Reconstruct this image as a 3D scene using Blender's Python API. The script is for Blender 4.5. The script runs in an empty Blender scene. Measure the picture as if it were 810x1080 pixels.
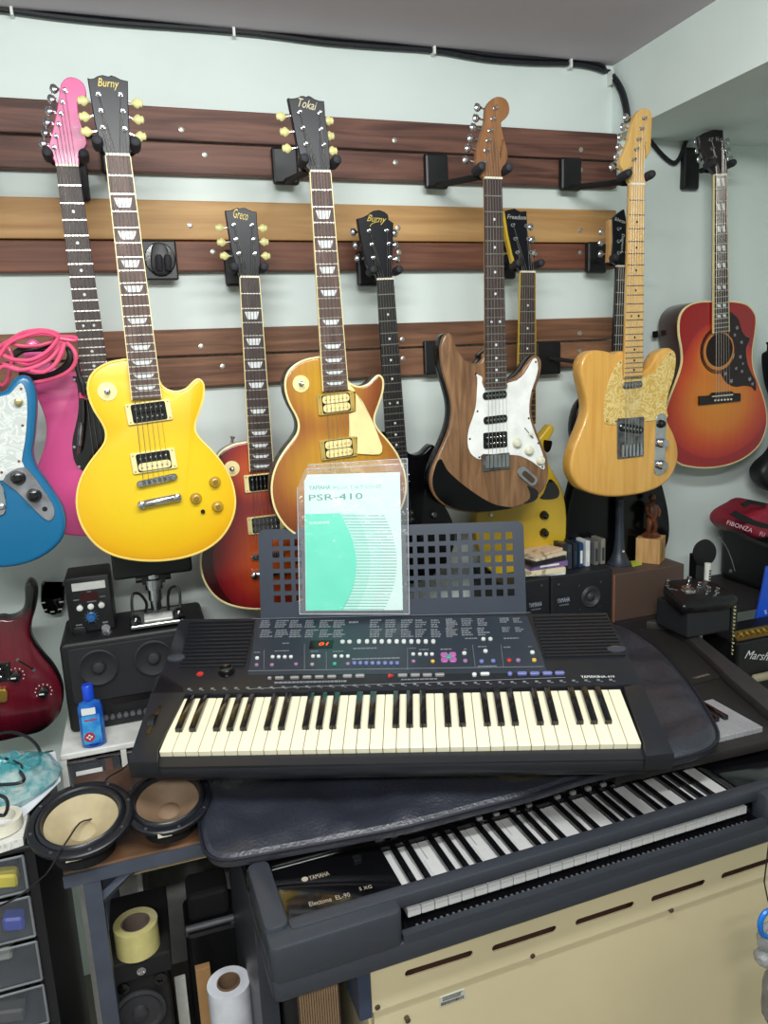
import bpy, math, random
from mathutils import Vector, Matrix
random.seed(7)
S = bpy.context.scene
COL = S.collection
H = 1.65                                   # eye height, floor is z = 0
FOC = 788.0                                # focal length in pixels of the 810x1080 frame
YAW, PITCH, ROLL = math.radians(18.11), math.radians(11.31), math.radians(-2.58)
fw = Vector((math.sin(YAW)*math.cos(PITCH), math.cos(YAW)*math.cos(PITCH), -math.sin(PITCH)))
r0 = Vector((math.cos(YAW), -math.sin(YAW), 0)); u0 = r0.cross(fw)
rt = math.cos(ROLL)*r0 + math.sin(ROLL)*u0; up_ = -math.sin(ROLL)*r0 + math.cos(ROLL)*u0
# ---------------------------------------------------------------- camera
cd = bpy.data.cameras.new('camera'); cam = bpy.data.objects.new('camera', cd); COL.objects.link(cam)
cd.sensor_fit = 'VERTICAL'; cd.sensor_height = 36; cd.lens = FOC/1080*36
cam.matrix_world = Matrix(((rt.x, up_.x, -fw.x, 0), (rt.y, up_.y, -fw.y, 0), (rt.z, up_.z, -fw.z, H), (0, 0, 0, 1)))
cd.clip_start = .02
S.camera = cam
# ---------------------------------------------------------------- world, lights, exposure
w = bpy.data.worlds.new('world'); S.world = w; w.use_nodes = True
w.node_tree.nodes['Background'].inputs[0].default_value = (.75, .85, 1, 1)
w.node_tree.nodes['Background'].inputs[1].default_value = .3
S.view_settings.view_transform = 'Standard'; S.view_settings.look = 'None'
S.view_settings.exposure = 0.0; S.view_settings.gamma = 1.0; S.view_settings.use_curve_mapping = False
def area(name, loc, sx, sy, power, color, rot=(0, 0, 0)):
    l = bpy.data.lights.new(name, 'AREA'); l.shape = 'RECTANGLE'; l.size = sx; l.size_y = sy
    l.energy = power; l.color = color
    o = bpy.data.objects.new(name, l); COL.objects.link(o); o.location = loc; o.rotation_euler = rot
area('tube_light', (0.25, .40, 2.38), 1.2, .12, 25, (.97, 1.0, .985), (math.radians(42), 0, 0))
area('tube_light', (-.35, -.75, 2.40), 1.2, .12, 43, (1.0, 1.0, .97), (math.radians(18), 0, 0))

# ---------------------------------------------------------------- pixel -> world helpers (every point goes to its own real plane)
def ray(u, v): return rt*((u-405)/FOC) + up_*((540-v)/FOC) + fw
CAMP = Vector((0, 0, H))
def PY(u, v, Y): d = ray(u, v); return CAMP + d*(Y/d.y)
def PZ(u, v, Z): d = ray(u, v); return CAMP + d*((Z-H)/d.z)
def PX(u, v, X): d = ray(u, v); return CAMP + d*(X/d.x)
class Frame:
    """plane with origin o, axes e1 (right), e2, normal n towards the viewer"""
    def __init__(s, o, e1, e2):
        s.o = Vector(o); s.e1 = Vector(e1).normalized(); s.e2 = Vector(e2).normalized()
        s.n = s.e1.cross(s.e2).normalized()
        if s.n.y > 0 or (abs(s.n.y) < 1e-4 and s.n.z < 0): s.n = -s.n
    def L(s, u, v, c=0.0):
        d = ray(u, v); o = s.o + s.n*c; t = (o-CAMP).dot(s.n)/d.dot(s.n); p = CAMP + d*t - s.o
        return (p.dot(s.e1), p.dot(s.e2))
    def W(s, a, b, c=0.0): return s.o + s.e1*a + s.e2*b + s.n*c
def wallF(Y): return Frame((0, Y, 0), (1, 0, 0), (0, 0, 1))
def crop(x0, y0, k): return lambda p: (x0+p[0]/k, y0+p[1]/k)

# ---------------------------------------------------------------- materials
def C(r, g, b):
    f = lambda x: (x/255/12.92) if x/255 <= .04045 else ((x/255+.055)/1.055)**2.4
    return (f(r), f(g), f(b), 1)
MATS = {}
def mk(name):
    m = bpy.data.materials.new(name); m.use_nodes = True; nt = m.node_tree
    return m, nt, nt.nodes, nt.links, nt.nodes['Principled BSDF']
def pr(name, col, rough=.5, metal=0., var=.12, scale=25, bump=0., stretch=(1, 1, 1), coat=0., alpha=1., trans=0., emit=None, estr=0, dist=.002, spec=.5, detail=4, col2=None, cut=(.35, .65)):
    if name in MATS: return MATS[name]
    m, nt, N, L, b = mk(name)
    tc = N.new('ShaderNodeTexCoord'); mp = N.new('ShaderNodeMapping'); mp.inputs['Scale'].default_value = stretch
    ns = N.new('ShaderNodeTexNoise'); ns.inputs['Scale'].default_value = scale; ns.inputs['Detail'].default_value = detail
    L.new(tc.outputs['Object'], mp.inputs[0]); L.new(mp.outputs[0], ns.inputs['Vector'])
    cr = N.new('ShaderNodeValToRGB'); L.new(ns.outputs['Fac'], cr.inputs[0])
    c = C(*col); d = C(*col2) if col2 else tuple(x*(1-var) for x in c[:3])+(1,)
    e = c if col2 else tuple(min(1, x*(1+var*.5)) for x in c[:3])+(1,)
    cr.color_ramp.elements[0].color = d; cr.color_ramp.elements[0].position = cut[0]
    cr.color_ramp.elements[1].color = e; cr.color_ramp.elements[1].position = cut[1]
    L.new(cr.outputs[0], b.inputs['Base Color'])
    b.inputs['Roughness'].default_value = rough; b.inputs['Metallic'].default_value = metal
    b.inputs['Coat Weight'].default_value = coat; b.inputs['Coat Roughness'].default_value = .08
    b.inputs['Alpha'].default_value = alpha; b.inputs['Transmission Weight'].default_value = trans
    b.inputs['Specular IOR Level'].default_value = spec
    if emit: b.inputs['Emission Color'].default_value = C(*emit); b.inputs['Emission Strength'].default_value = estr
    if bump:
        bp = N.new('ShaderNodeBump'); bp.inputs['Strength'].default_value = bump; bp.inputs['Distance'].default_value = dist
        L.new(ns.outputs['Fac'], bp.inputs['Height']); L.new(bp.outputs[0], b.inputs['Normal'])
    MATS[name] = m; return m
def burst(name, stops, ells, grain=0.0, rough=.2, coat=.5, warp=.0):
    """sunburst lacquer: colour by normalised distance from the middle of the bouts (painted finish)"""
    m, nt, N, L, b = mk(name)
    tc = N.new('ShaderNodeTexCoord'); prev = None
    for (cx, cz, rx, rz) in ells:
        mp = N.new('ShaderNodeMapping'); mp.vector_type = 'POINT'
        mp.inputs['Location'].default_value = (-cx/rx, 0, -cz/rz); mp.inputs['Scale'].default_value = (1/rx, 0, 1/rz)
        L.new(tc.outputs['Object'], mp.inputs[0])
        ln = N.new('ShaderNodeVectorMath'); ln.operation = 'LENGTH'; L.new(mp.outputs[0], ln.inputs[0])
        if prev is None: prev = ln.outputs['Value']
        else:
            mn = N.new('ShaderNodeMath'); mn.operation = 'SMOOTH_MIN'; mn.inputs[2].default_value = .3
            L.new(prev, mn.inputs[0]); L.new(ln.outputs['Value'], mn.inputs[1]); prev = mn.outputs[0]
    cr = N.new('ShaderNodeValToRGB'); L.new(prev, cr.inputs[0])
    els = cr.color_ramp.elements
    while len(els) < len(stops): els.new(.5)
    for e, (p, c) in zip(els, stops): e.position = p; e.color = C(*c)
    out = cr.outputs[0]
    if grain:
        mp = N.new('ShaderNodeMapping'); mp.inputs['Scale'].default_value = (60, 60, 3); L.new(tc.outputs['Object'], mp.inputs[0])
        ns = N.new('ShaderNodeTexNoise'); ns.inputs['Scale'].default_value = 2; ns.inputs['Detail'].default_value = 3; L.new(mp.outputs[0], ns.inputs['Vector'])
        mx = N.new('ShaderNodeMix'); mx.data_type = 'RGBA'; mx.blend_type = 'MULTIPLY'; mx.inputs[0].default_value = grain
        L.new(out, mx.inputs[6]); L.new(ns.outputs['Fac'], mx.inputs[7]); out = mx.outputs[2]
    L.new(out, b.inputs['Base Color']); b.inputs['Roughness'].default_value = rough; b.inputs['Coat Weight'].default_value = coat
    b.inputs['Coat Roughness'].default_value = .06
    return m
def woodm(name, c1, c2, scale=(2, 20, 20), rough=.5, coat=0., bump=.15, spec=.4, knots=True):
    if name in MATS: return MATS[name]
    m, nt, N, L, b = mk(name)
    tc = N.new('ShaderNodeTexCoord'); mp = N.new('ShaderNodeMapping'); mp.inputs['Scale'].default_value = scale
    L.new(tc.outputs['Object'], mp.inputs[0])
    ns = N.new('ShaderNodeTexNoise'); ns.inputs['Scale'].default_value = 1.5; ns.inputs['Detail'].default_value = 6; ns.inputs['Distortion'].default_value = 1.2
    L.new(mp.outputs[0], ns.inputs['Vector'])
    cr = N.new('ShaderNodeValToRGB'); cr.color_ramp.elements[0].position = .3; cr.color_ramp.elements[1].position = .7
    cr.color_ramp.elements[0].color = C(*c1); cr.color_ramp.elements[1].color = C(*c2)
    L.new(ns.outputs['Fac'], cr.inputs[0]); L.new(cr.outputs[0], b.inputs['Base Color'])
    b.inputs['Roughness'].default_value = rough; b.inputs['Coat Weight'].default_value = coat; b.inputs['Specular IOR Level'].default_value = spec
    bp = N.new('ShaderNodeBump'); bp.inputs['Strength'].default_value = bump; bp.inputs['Distance'].default_value = .001
    L.new(ns.outputs['Fac'], bp.inputs['Height']); L.new(bp.outputs[0], b.inputs['Normal'])
    MATS[name] = m; return m
def pearlm(name, c1, c2, scale=55):
    if name in MATS: return MATS[name]
    m, nt, N, L, b = mk(name)
    tc = N.new('ShaderNodeTexCoord'); ns = N.new('ShaderNodeTexNoise'); ns.inputs['Scale'].default_value = scale; ns.inputs['Distortion'].default_value = 2.5
    ns.inputs['Detail'].default_value = 2
    L.new(tc.outputs['Object'], ns.inputs['Vector'])
    cr = N.new('ShaderNodeValToRGB'); e = cr.color_ramp.elements; e[0].color = C(*c1); e[1].color = C(*c1); e[0].position = .42; e[1].position = .62
    k = e.new(.52); k.color = C(*c2)
    L.new(ns.outputs['Fac'], cr.inputs[0]); L.new(cr.outputs[0], b.inputs['Base Color']); b.inputs['Roughness'].default_value = .2
    MATS[name] = m; return m
BLK = pr('black_plastic', (15, 16, 19), .42); BLKG = pr('gloss_black', (10, 10, 13), .12, coat=.4)
BLKM = pr('matte_black', (14, 14, 16), .8); RUB = pr('dark_rubber', (38, 38, 44), .7)
CHR = pr('chrome', (205, 205, 210), .16, 1.0, var=.2); STEEL = pr('worn_steel', (140, 140, 146), .35, 1.0, var=.5, scale=60)
GOLD = pr('brass_gold', (214, 176, 84), .28, 1.0); CREAM = pr('cream_plastic', (238, 222, 160), .35)
WHT = pr('white_plastic', (232, 234, 230), .4); WHT2 = pr('off_white', (212, 214, 206), .55)
IVORY = pr('aged_button', (214, 208, 140), .35, trans=.1); BONE = pr('bone', (232, 226, 205), .4)
ROSE = woodm('rosewood', (62, 42, 38), (104, 80, 74), (40, 40, 4), .5); ROSED = woodm('dark_rosewood', (42, 32, 32), (72, 56, 54), (40, 40, 4), .5)
EBO = pr('ebony', (30, 28, 30), .4, scale=60); MAPLE = woodm('maple_neck', (205, 160, 88), (226, 186, 116), (30, 30, 3), .3, .4)
FRET = pr('fret_wire', (200, 196, 186), .3, 1.0); STR = pr('string_steel', (170, 165, 158), .35, 1.0)
INL = pearlm('inlay_pearl', (225, 228, 228), (190, 196, 200), 120)

# ---------------------------------------------------------------- object helpers
def thing(name, label, cat, loc=(0, 0, 0), group=None):
    o = bpy.data.objects.new(name, None); o.empty_display_size = .05; COL.objects.link(o); o.location = loc
    o['label'] = label; o['category'] = cat
    if group: o['group'] = group
    return o
def tag(o, label=None, cat=None, group=None, kind=None):
    for k, v in (('label', label), ('category', cat), ('group', group), ('kind', kind)):
        if v: o[k] = v
    return o
def wloc(o):
    l = Vector(o.location)
    while o.parent: o = o.parent; l += Vector(o.location)
    return l
def link_mesh(name, me, m, parent, loc=None):
    o = bpy.data.objects.new(name, me); COL.objects.link(o)
    if m and not me.materials: me.materials.append(m)
    if parent: o.parent = parent
    if loc is not None: o.location = Vector(loc) - (wloc(parent) if parent else Vector((0, 0, 0)))
    return o
class MB:
    def __init__(s): s.v = []; s.f = []
    def add(s, vs, fs):
        n = len(s.v); s.v += [Vector(v) for v in vs]; s.f += [tuple(i+n for i in f) for f in fs]; return s
    def box(s, lo, hi, fr=None):
        (x0, y0, z0), (x1, y1, z1) = lo, hi
        p = [(x, y, z) for x in (x0, x1) for y in (y0, y1) for z in (z0, z1)]
        if fr: p = [fr.W(*q) for q in p]
        return s.add(p, [(0, 1, 3, 2), (4, 6, 7, 5), (0, 4, 5, 1), (2, 3, 7, 6), (0, 2, 6, 4), (1, 5, 7, 3)])
    def rings(s, rings, cap0=True, cap1=True, closed=True):
        n = len(rings[0]); vs = [p for r in rings for p in r]; fs = []
        for k in range(len(rings)-1):
            for i in range(n if closed else n-1):
                j = (i+1) % n; fs.append((k*n+i, k*n+j, (k+1)*n+j, (k+1)*n+i))
        if cap0: fs.append(tuple(range(n))[::-1])
        if cap1: fs.append(tuple((len(rings)-1)*n+i for i in range(n)))
        return s.add(vs, fs)
    def tube(s, pts, r, n=8, caps=True):
        pts = [Vector(p) for p in pts]; rs = r if isinstance(r, (list, tuple)) else [r]*len(pts); rings = []; ref = None
        for i, p in enumerate(pts):
            d = (pts[min(i+1, len(pts)-1)] - pts[max(i-1, 0)]).normalized()
            if ref is None or abs(ref.dot(d)) > .95: ref = Vector((0, 0, 1)) if abs(d.z) < .9 else Vector((1, 0, 0))
            a = (ref - d*ref.dot(d)).normalized(); b = d.cross(a); ref = a
            rings.append([p + (a*math.cos(t)+b*math.sin(t))*rs[i] for t in (2*math.pi*k/n for k in range(n))])
        return s.rings(rings, caps, caps)
    def lathe(s, prof, o, ax=(0, 0, 1), n=20, sx=1.0, sy=1.0, refx=None, cap0=True, cap1=True):
        """prof = [(radius, height)] along axis"""
        o = Vector(o); ax = Vector(ax).normalized(); ref = Vector(refx) if refx else (Vector((1, 0, 0)) if abs(ax.x) < .9 else Vector((0, 0, 1)))
        a = (ref-ax*ref.dot(ax)).normalized(); b = ax.cross(a)
        rings = [[o + ax*h + (a*math.cos(t)*sx+b*math.sin(t)*sy)*max(r, 1e-5) for t in (2*math.pi*k/n for k in range(n))] for r, h in prof]
        ring = tuple(prof[0]) == tuple(prof[-1])
        return s.rings(rings, cap0 and not ring, cap1 and not ring)
    def prism(s, fr, pts, c0, c1, r=0.0, seg=3):
        pts = ccw(pts)
        if r <= 0: return s.rings([[fr.W(a, b, c) for a, b in pts] for c in (c0, c1)])
        prof = [(r, c0), (r*.3, c0+r*.3*(1 if c1 > c0 else -1)), (0, c0+r*(1 if c1 > c0 else -1))]
        top = []
        for k in range(seg+1):
            t = math.pi/2*k/seg; top.append((r*(1-math.cos(t)), c1-r*(1-math.sin(t))*(1 if c1 > c0 else -1)))
        rr = []
        for ins, c in prof+top:
            q = inset(pts, ins); rr.append([fr.W(a, b, c) for a, b in q])
        return s.rings(rr)
    def build(s, name, m, parent=None, smooth=False, loc=None, kind=None):
        base = wloc(parent) if parent else (Vector(loc) if loc is not None else sum(s.v, Vector())/max(1, len(s.v)))
        if not parent and loc is None: base.z = min(v.z for v in s.v)
        me = bpy.data.meshes.new(name); me.from_pydata([v-base for v in s.v], [], s.f); me.update()
        import bmesh
        bm = bmesh.new(); bm.from_mesh(me); bmesh.ops.recalc_face_normals(bm, faces=bm.faces); bm.to_mesh(me); bm.free()
        if smooth:
            me.polygons.foreach_set('use_smooth', [True]*len(me.polygons))
            try: me.set_sharp_from_angle(angle=math.radians(40))
            except Exception: pass
        o = link_mesh(name, me, m, parent)
        if not parent: o.location = base
        if kind: o['kind'] = kind
        return o
def ccw(p):
    A = sum(p[i][0]*p[(i+1) % len(p)][1]-p[(i+1) % len(p)][0]*p[i][1] for i in range(len(p)))
    return list(p) if A > 0 else list(p)[::-1]
def inset(p, d):
    if d == 0: return p
    n = len(p); q = []
    for i in range(n):
        a, b, c = p[i-1], p[i], p[(i+1) % n]
        d1 = (b[0]-a[0], b[1]-a[1]); d2 = (c[0]-b[0], c[1]-b[1]); l1 = math.hypot(*d1) or 1e-9; l2 = math.hypot(*d2) or 1e-9
        n1 = (-d1[1]/l1, d1[0]/l1); n2 = (-d2[1]/l2, d2[0]/l2); m = (n1[0]+n2[0], n1[1]+n2[1]); k = max(.5, (m[0]**2+m[1]**2)/2)
        q.append((b[0]+m[0]/k*d, b[1]+m[1]/k*d))
    return q
def smooth(p, n=5, closed=True):
    out = []; N = len(p); rng = N if closed else N-1
    for i in range(rng):
        if closed: a, b, c, d = p[i-1], p[i], p[(i+1) % N], p[(i+2) % N]
        else: a, b, c, d = p[max(i-1, 0)], p[i], p[i+1], p[min(i+2, N-1)]
        for k in range(n):
            t = k/n; out.append(tuple(.5*(2*b[j]+(c[j]-a[j])*t+(2*a[j]-5*b[j]+4*c[j]-d[j])*t*t+(-a[j]+3*b[j]-3*c[j]+d[j])*t**3) for j in range(len(b))))
    if not closed: out.append(tuple(p[-1]))
    return out
def rrect(cx, cy, wx, wy, r, n=4, rot=0):
    o = []
    for qx, qy, a0 in ((1, 1, 0), (-1, 1, 90), (-1, -1, 180), (1, -1, 270)):
        for k in range(n+1):
            t = math.radians(a0+90*k/n); o.append((qx*(wx/2-r)+r*math.cos(t), qy*(wy/2-r)+r*math.sin(t)))
    c, s_ = math.cos(rot), math.sin(rot)
    return [(cx+x*c-y*s_, cy+x*s_+y*c) for x, y in o]
def ell(cx, cy, rx, ry, n=24): return [(cx+rx*math.cos(2*math.pi*k/n), cy+ry*math.sin(2*math.pi*k/n)) for k in range(n)]
def bx(name, lo, hi, m, parent=None, r=0.004, **k):
    """box with softened edges"""
    (x0, y0, z0), (x1, y1, z1) = lo, hi
    fr = Frame((0, 0, 0), (1, 0, 0), (0, 0, 1))       # n = -y
    mb = MB(); r = min(r, (x1-x0)/3, (z1-z0)/3, (y1-y0)/3)
    if r <= 0: mb.box(lo, hi)
    else: mb.prism(fr, rrect((x0+x1)/2, (z0+z1)/2, x1-x0, z1-z0, r, 2), -y1, -y0, r, 2)
    return mb.build(name, m, parent, **k)
dg = None
def text(name, s, fr, a, b, h, m, parent, wd=None, c=0.0, rot=0., shear=0., updown=1, th=.0004, align='CENTER', mirror=1):
    """flat raised lettering; a,b = centre on the frame, h = letter height, wd = total width"""
    cu = bpy.data.curves.new(name, 'FONT'); cu.body = s; cu.size = 1; cu.extrude = 0; cu.shear = shear; cu.resolution_u = 2
    t = bpy.data.objects.new('t', cu); COL.objects.link(t); bpy.context.view_layer.update()
    me = bpy.data.meshes.new_from_object(t.evaluated_get(bpy.context.evaluated_depsgraph_get()))
    bpy.data.objects.remove(t)
    if not me.vertices: return None
    xs = [v.co.x for v in me.vertices]; ys = [v.co.y for v in me.vertices]
    W0, H0 = max(xs)-min(xs), max(ys)-min(ys); kx = (wd/W0) if wd else h/.72; ky = h/(H0 if wd else .72)
    cx, cy = (max(xs)+min(xs))/2, (max(ys)+min(ys))/2; base = wloc(parent); cr, sr = math.cos(rot), math.sin(rot)
    for v in me.vertices:
        x = (v.co.x-cx)*kx*mirror; y = (v.co.y-cy)*ky; x, y = x*cr-y*sr, x*sr+y*cr
        v.co = fr.W(a+x, b+y*updown, c+th) - base
    me.name = name; me.materials.clear()
    return link_mesh(name, me, m, parent)

# ---------------------------------------------------------------- the room
YW = 2.0
WALL = pr('wall_paint', (224, 235, 231), .6, var=.05, scale=3, bump=.05, spec=.3)
CEIL = pr('ceiling_paint', (205, 196, 204), .85, var=.05, scale=2); FLOORM = pr('floor_tile', (120, 112, 104), .5, var=.2, scale=4)
def struct(name, lo, hi, m): o = MB().box(lo, hi).build(name, m, None, loc=((lo[0]+hi[0])/2, (lo[1]+hi[1])/2, lo[2])); o['kind'] = 'structure'; return o
wall = struct('wall_back', (-1.7, YW, 0), (2.5, YW+.1, 2.5), WALL)
struct('wall_left', (-1.8, -1.9, 0), (-1.7, 2.1, 2.5), WALL); struct('wall_right', (2.4, -1.9, 0), (2.5, 2.0, 2.5), WALL)
struct('wall_front', (-1.7, -2.0, 0), (2.5, -1.9, 2.5), WALL)
struct('floor', (-1.8, -2.0, -.1), (2.5, 2.1, 0), FLOORM); struct('ceiling', (-1.8, -2.0, 2.45), (2.5, 2.1, 2.55), CEIL)
struct('trim_1', (1.40, -1.9, H+.61), (2.4, YW, 2.45), WALL)             # dropped beam at the right
PL_D = woodm('plank_brown', (72, 46, 40), (128, 88, 74), (1.6, 12, 26), .55)
PL_M = woodm('plank_red', (84, 50, 38), (136, 88, 66), (1.6, 12, 26), .55)
PL_T = woodm('plank_tan', (168, 124, 74), (202, 160, 106), (1.2, 10, 16), .55)
PL_B = woodm('plank_low', (92, 62, 46), (150, 106, 78), (1.6, 12, 26), .6)
NAIL = pr('screw_head', (190, 186, 178), .35, .8)
rows = [(118, 151.6, PL_D, 1.402), (154, 185.5, PL_D, 1.402), (213, 253.3, PL_T, 1.402), (254.8, 285.5, PL_M, 1.402), (345, 372, PL_B, 1.402), (374, 404.5, PL_B, 1.402)]
for k, (ya, yb, m, xe) in enumerate(rows):
    z1 = PY(270, ya, 1.972).z; z0 = PY(270, yb, 1.972).z
    p = MB()
    fr = Frame((0, 1.972, 0), (1, 0, 0), (0, 0, 1))
    p.prism(fr, rrect((xe-1.2)/2, (z0+z1)/2, xe+1.2, z1-z0, .004, 2), -.0275, 0, .003, 2)
    o = p.build('plank', m, wall)
    for x in (-.5, .18 + .05*(k % 2), .72, 1.28):
        n_ = MB(); n_.lathe([(.007, 0), (.007, .0015), (.003, .0025)], (x, 1.972, (z0+z1)/2 + (.01 if k % 2 else -.012)), (0, -1, 0), 8); n_.build('screw', NAIL, o)

# ---------------------------------------------------------------- guitars
class GFrame(Frame):
    """nut at the origin, e1 to the right, e2 down the neck, n towards the room"""
    def __init__(s, Y, nut, bridge, scale=.628, lean=0.0):
        o = PY(*nut, Y); d = PY(*bridge, Y)-o; d.y = lean*d.length
        super().__init__(o, Vector((1, 0, 0)) if False else Vector((-d.z, 0, d.x)), d); s.scale = scale
    def P(s, u, v, c=0.0): a, b = s.L(u, v, c); return s.W(a, b, c)
def tr(fr, pts, cr, n=5): return smooth([fr.L(*cr(p)) for p in pts], n)
def head_lp(fr):
    k = crop(30, 70, 5.786)
    return [fr.L(*k(p)) for p in [(360, 78), (378, 84), (400, 80), (425, 66), (452, 60), (475, 66), (490, 70), (505, 62), (530, 70), (560, 86), (590, 94), (607, 97), (608, 200), (616, 400), (622, 480), (618, 553), (477, 557), (455, 520), (437, 470), (405, 350), (380, 200)]]
YEL = GFrame(1.61, (124.5, 166), (165, 507), .628)
LPK = crop(75, 370, 4.5)
LP_OUT = tr(YEL, [(285, 42), (230, 44), (180, 55), (130, 80), (95, 115), (78, 165), (85, 225), (110, 285), (145, 340), (163, 385), (160, 430), (135, 470), (95, 520), (55, 585), (30, 660), (26, 740), (46, 820), (85, 885), (135, 935), (200, 970), (280, 990), (370, 998), (460, 994), (550, 978), (640, 943), (710, 890), (757, 820), (779, 745), (776, 670), (755, 600), (715, 530), (665, 470), (620, 425), (592, 385), (590, 345), (608, 290), (627, 230), (632, 180), (624, 148), (602, 134), (577, 150), (545, 180), (500, 193), (460, 185), (432, 165), (415, 130), (400, 90)], LPK, 3)
LP_HEAD = head_lp(YEL)
LP_POST = [YEL.L(*crop(30, 70, 5.786)(p)) for p in [(427, 180), (442, 280), (452, 382), (562, 183), (575, 283), (587, 390)]]
LP_BTN = [YEL.L(*crop(30, 70, 5.786)(p)) for p in [(340, 202), (350, 300), (362, 392), (655, 217), (663, 317), (677, 420)]]

def electric(name, label, fr, body, thick, bmat, smat, head, hmat, neck_end, board, posts, btns, btn_kind='tulip', inlay='dots', binding=None, nutm=BONE, nfr=22, back=None, headang=.0, bridge_b=None, round_=.006, cat='guitar', w0=.0215, w1=.028, pbk=None):
    allp = [fr.W(a, b) for a, b in body]
    base = min(allp, key=lambda p: p.z); base = Vector((sum(p.x for p in allp)/len(allp), fr.o.y, base.z))
    g = thing(name, label, cat, base, None)
    mb = MB(); mb.prism(fr, body, -thick, 0, round_, 3)
    bo = mb.build('body', bmat, g, smooth=True)
    if smat:                                             # rim of another colour, set just inside the face edge
        s_ = MB(); s_.prism(fr, inset(ccw(body), -.0008), -thick-.0004, -round_*1.1, round_*.8, 2); s_.build('body_side', smat, bo, smooth=True)
    if binding:
        rr = [[fr.W(a, b, c) for a, b in inset(ccw(body), d)] for d, c in ((-.0012, -.006), (-.0014, -.0005), (.002, .0008), (.003, -.0005))]
        MB().rings(rr, False, False).build('binding', binding, bo, smooth=True)
    L = fr.scale
    # neck and fingerboard
    nb = .0065
    def hw(b): return w0+(w1-w0)*max(0, min(1, b/neck_end))
    nk = MB(); rings = []
    for b in (-.004, .05, .2, neck_end-.02):
        h = hw(b); dep = .017+.004*b/neck_end
        rings.append([fr.W(h*math.cos(t), b, nb-.001-dep*math.sin(t)) for t in (math.pi*k/8 for k in range(9))])
    nk.rings(rings); no = nk.build('neck', back or hmat, g, smooth=True)
    fbt = .0125
    fb = MB(); fb.prism(fr, [(-hw(0), 0), (hw(0), 0), (hw(neck_end), neck_end), (-hw(neck_end), neck_end)], nb-.001, fbt, .0008, 1); fo = fb.build('fretboard', board, g)
    if inlay in ('trap', 'blockb') or pbk:
        for s_ in (-1, 1):
            e = MB(); e.prism(fr, [(s_*hw(0), 0), (s_*(hw(0)+.0016), 0), (s_*(hw(neck_end)+.0016), neck_end), (s_*hw(neck_end), neck_end)], nb-.001, fbt+.0002); e.build('neck_binding', pbk or CREAM, fo)
    MB().box((-hw(0), -.004, nb-.002), (hw(0), .0005, fbt+.002), fr).build('nut', nutm, g)
    fp = [L*(1-2**(-k/12)) for k in range(nfr+2)]
    for k in range(1, nfr+1):
        if fp[k] > neck_end-.002: break
        h = hw(fp[k]); MB().box((-h, fp[k]-.0011, fbt-.0002), (h, fp[k]+.0011, fbt+.0009), fr).build('fret', FRET if inlay != 'black' else STEEL, fo)
    marks = {'dots': (3, 5, 7, 9, 12, 15, 17, 19, 21), 'black': (3, 5, 7, 9, 12, 15, 17, 19, 21), 'trap': (3, 5, 7, 9, 12, 15, 17, 19, 21), 'blockb': (1, 3, 5, 7, 9, 12, 15, 17), 'none': ()}[inlay]
    for k in marks:
        if k >= nfr or fp[k] > neck_end-.004: continue
        m0, m1 = fp[k-1], fp[k]; bc = (m0+m1)/2; h = hw(bc); ii = MB()
        if inlay in ('dots', 'black'):
            for a in ((-.011, .011) if k == 12 else (0,)):
                MB().prism(fr, ell(a, bc, .0031, .0031, 10), fbt-.0005, fbt+.0004).build('inlay', INL if inlay == 'dots' else BLK, fo)
        elif inlay == 'trap':
            d = (m1-m0)*.27; ii.prism(fr, [(-h*.72, bc-d), (h*.72, bc-d), (h*.5, bc+d), (-h*.5, bc+d)], fbt-.0005, fbt+.0004); ii.build('inlay', INL, fo)
        else:
            d = (m1-m0)*.28
            for s_ in (-1, 1): MB().prism(fr, [(s_*h*.38-h*.28, bc-d), (s_*h*.38+h*.16, bc-d), (s_*h*.38+h*.28, bc+d), (s_*h*.38-h*.16, bc+d)], fbt-.0005, fbt+.0004).build('inlay', INL, fo)
    hd = MB(); hd.prism(fr, head, -.007, .0075, .0015, 1); ho = hd.build('headstock', hmat, g)
    for i, (a, b) in enumerate(posts):
        t = MB(); t.lathe([(.0048, .0075), (.0048, .009), (.0028, .0095), (.0028, .018), (.0033, .0185), (.0005, .019)], fr.W(a, b), fr.n, 10)
        ba, bb = btns[i] if i < len(btns) else (a-.03, b)
        t.tube([fr.W(a, b, -.009), fr.W(ba+(a-ba)*.25, bb+(b-bb)*.1, -.009)], .0022, 6)
        to = t.build('tuning_post', CHR, ho, smooth=True)
        sg = 1 if ba > a else -1; q = MB(); f0 = fr.W(ba-sg*.009, bb, -.007); ax = (fr.e1*sg)
        pr_ = {'tulip': [(.002, 0), (.003, .002), (.0085, .008), (.0095, .012), (.006, .0165), (.007, .02), (.003, .022)],
               'kidney': [(.002, 0), (.003, .003), (.0075, .006), (.0095, .011), (.0085, .016), (.003, .019)]}['tulip' if btn_kind == 'tulip' else 'kidney']
        q.lathe(pr_, f0, ax, 12, 1.0, .42, refx=fr.e2)
        q.build('tuning_button', IVORY if btn_kind == 'tulip' else CHR, ho, smooth=True)
    bb = bridge_b or L
    for k in range(6):
        a0 = -.0165+.0066*k; a1 = -.026+.0104*k
        pts = [fr.W(a1, bb, .016), fr.W(a0, -.001, fbt+.0022)]
        srt = sorted(posts, key=lambda p: p[1])
        if len(posts) == 6:
            if abs(posts[0][1]-posts[3][1]) < .03: pp = (sorted(posts[:3], key=lambda p: -p[1])+sorted(posts[3:], key=lambda p: p[1]))[k]
            else: pp = sorted(posts, key=lambda p: -p[1])[k]
            pts.append(fr.W(pp[0], pp[1], .014))
        if STRINGS: MB().tube(pts, .00065-.00006*k, 4).build('string', STR, g)
    return g, bo, fo, ho
STRINGS = True
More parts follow.
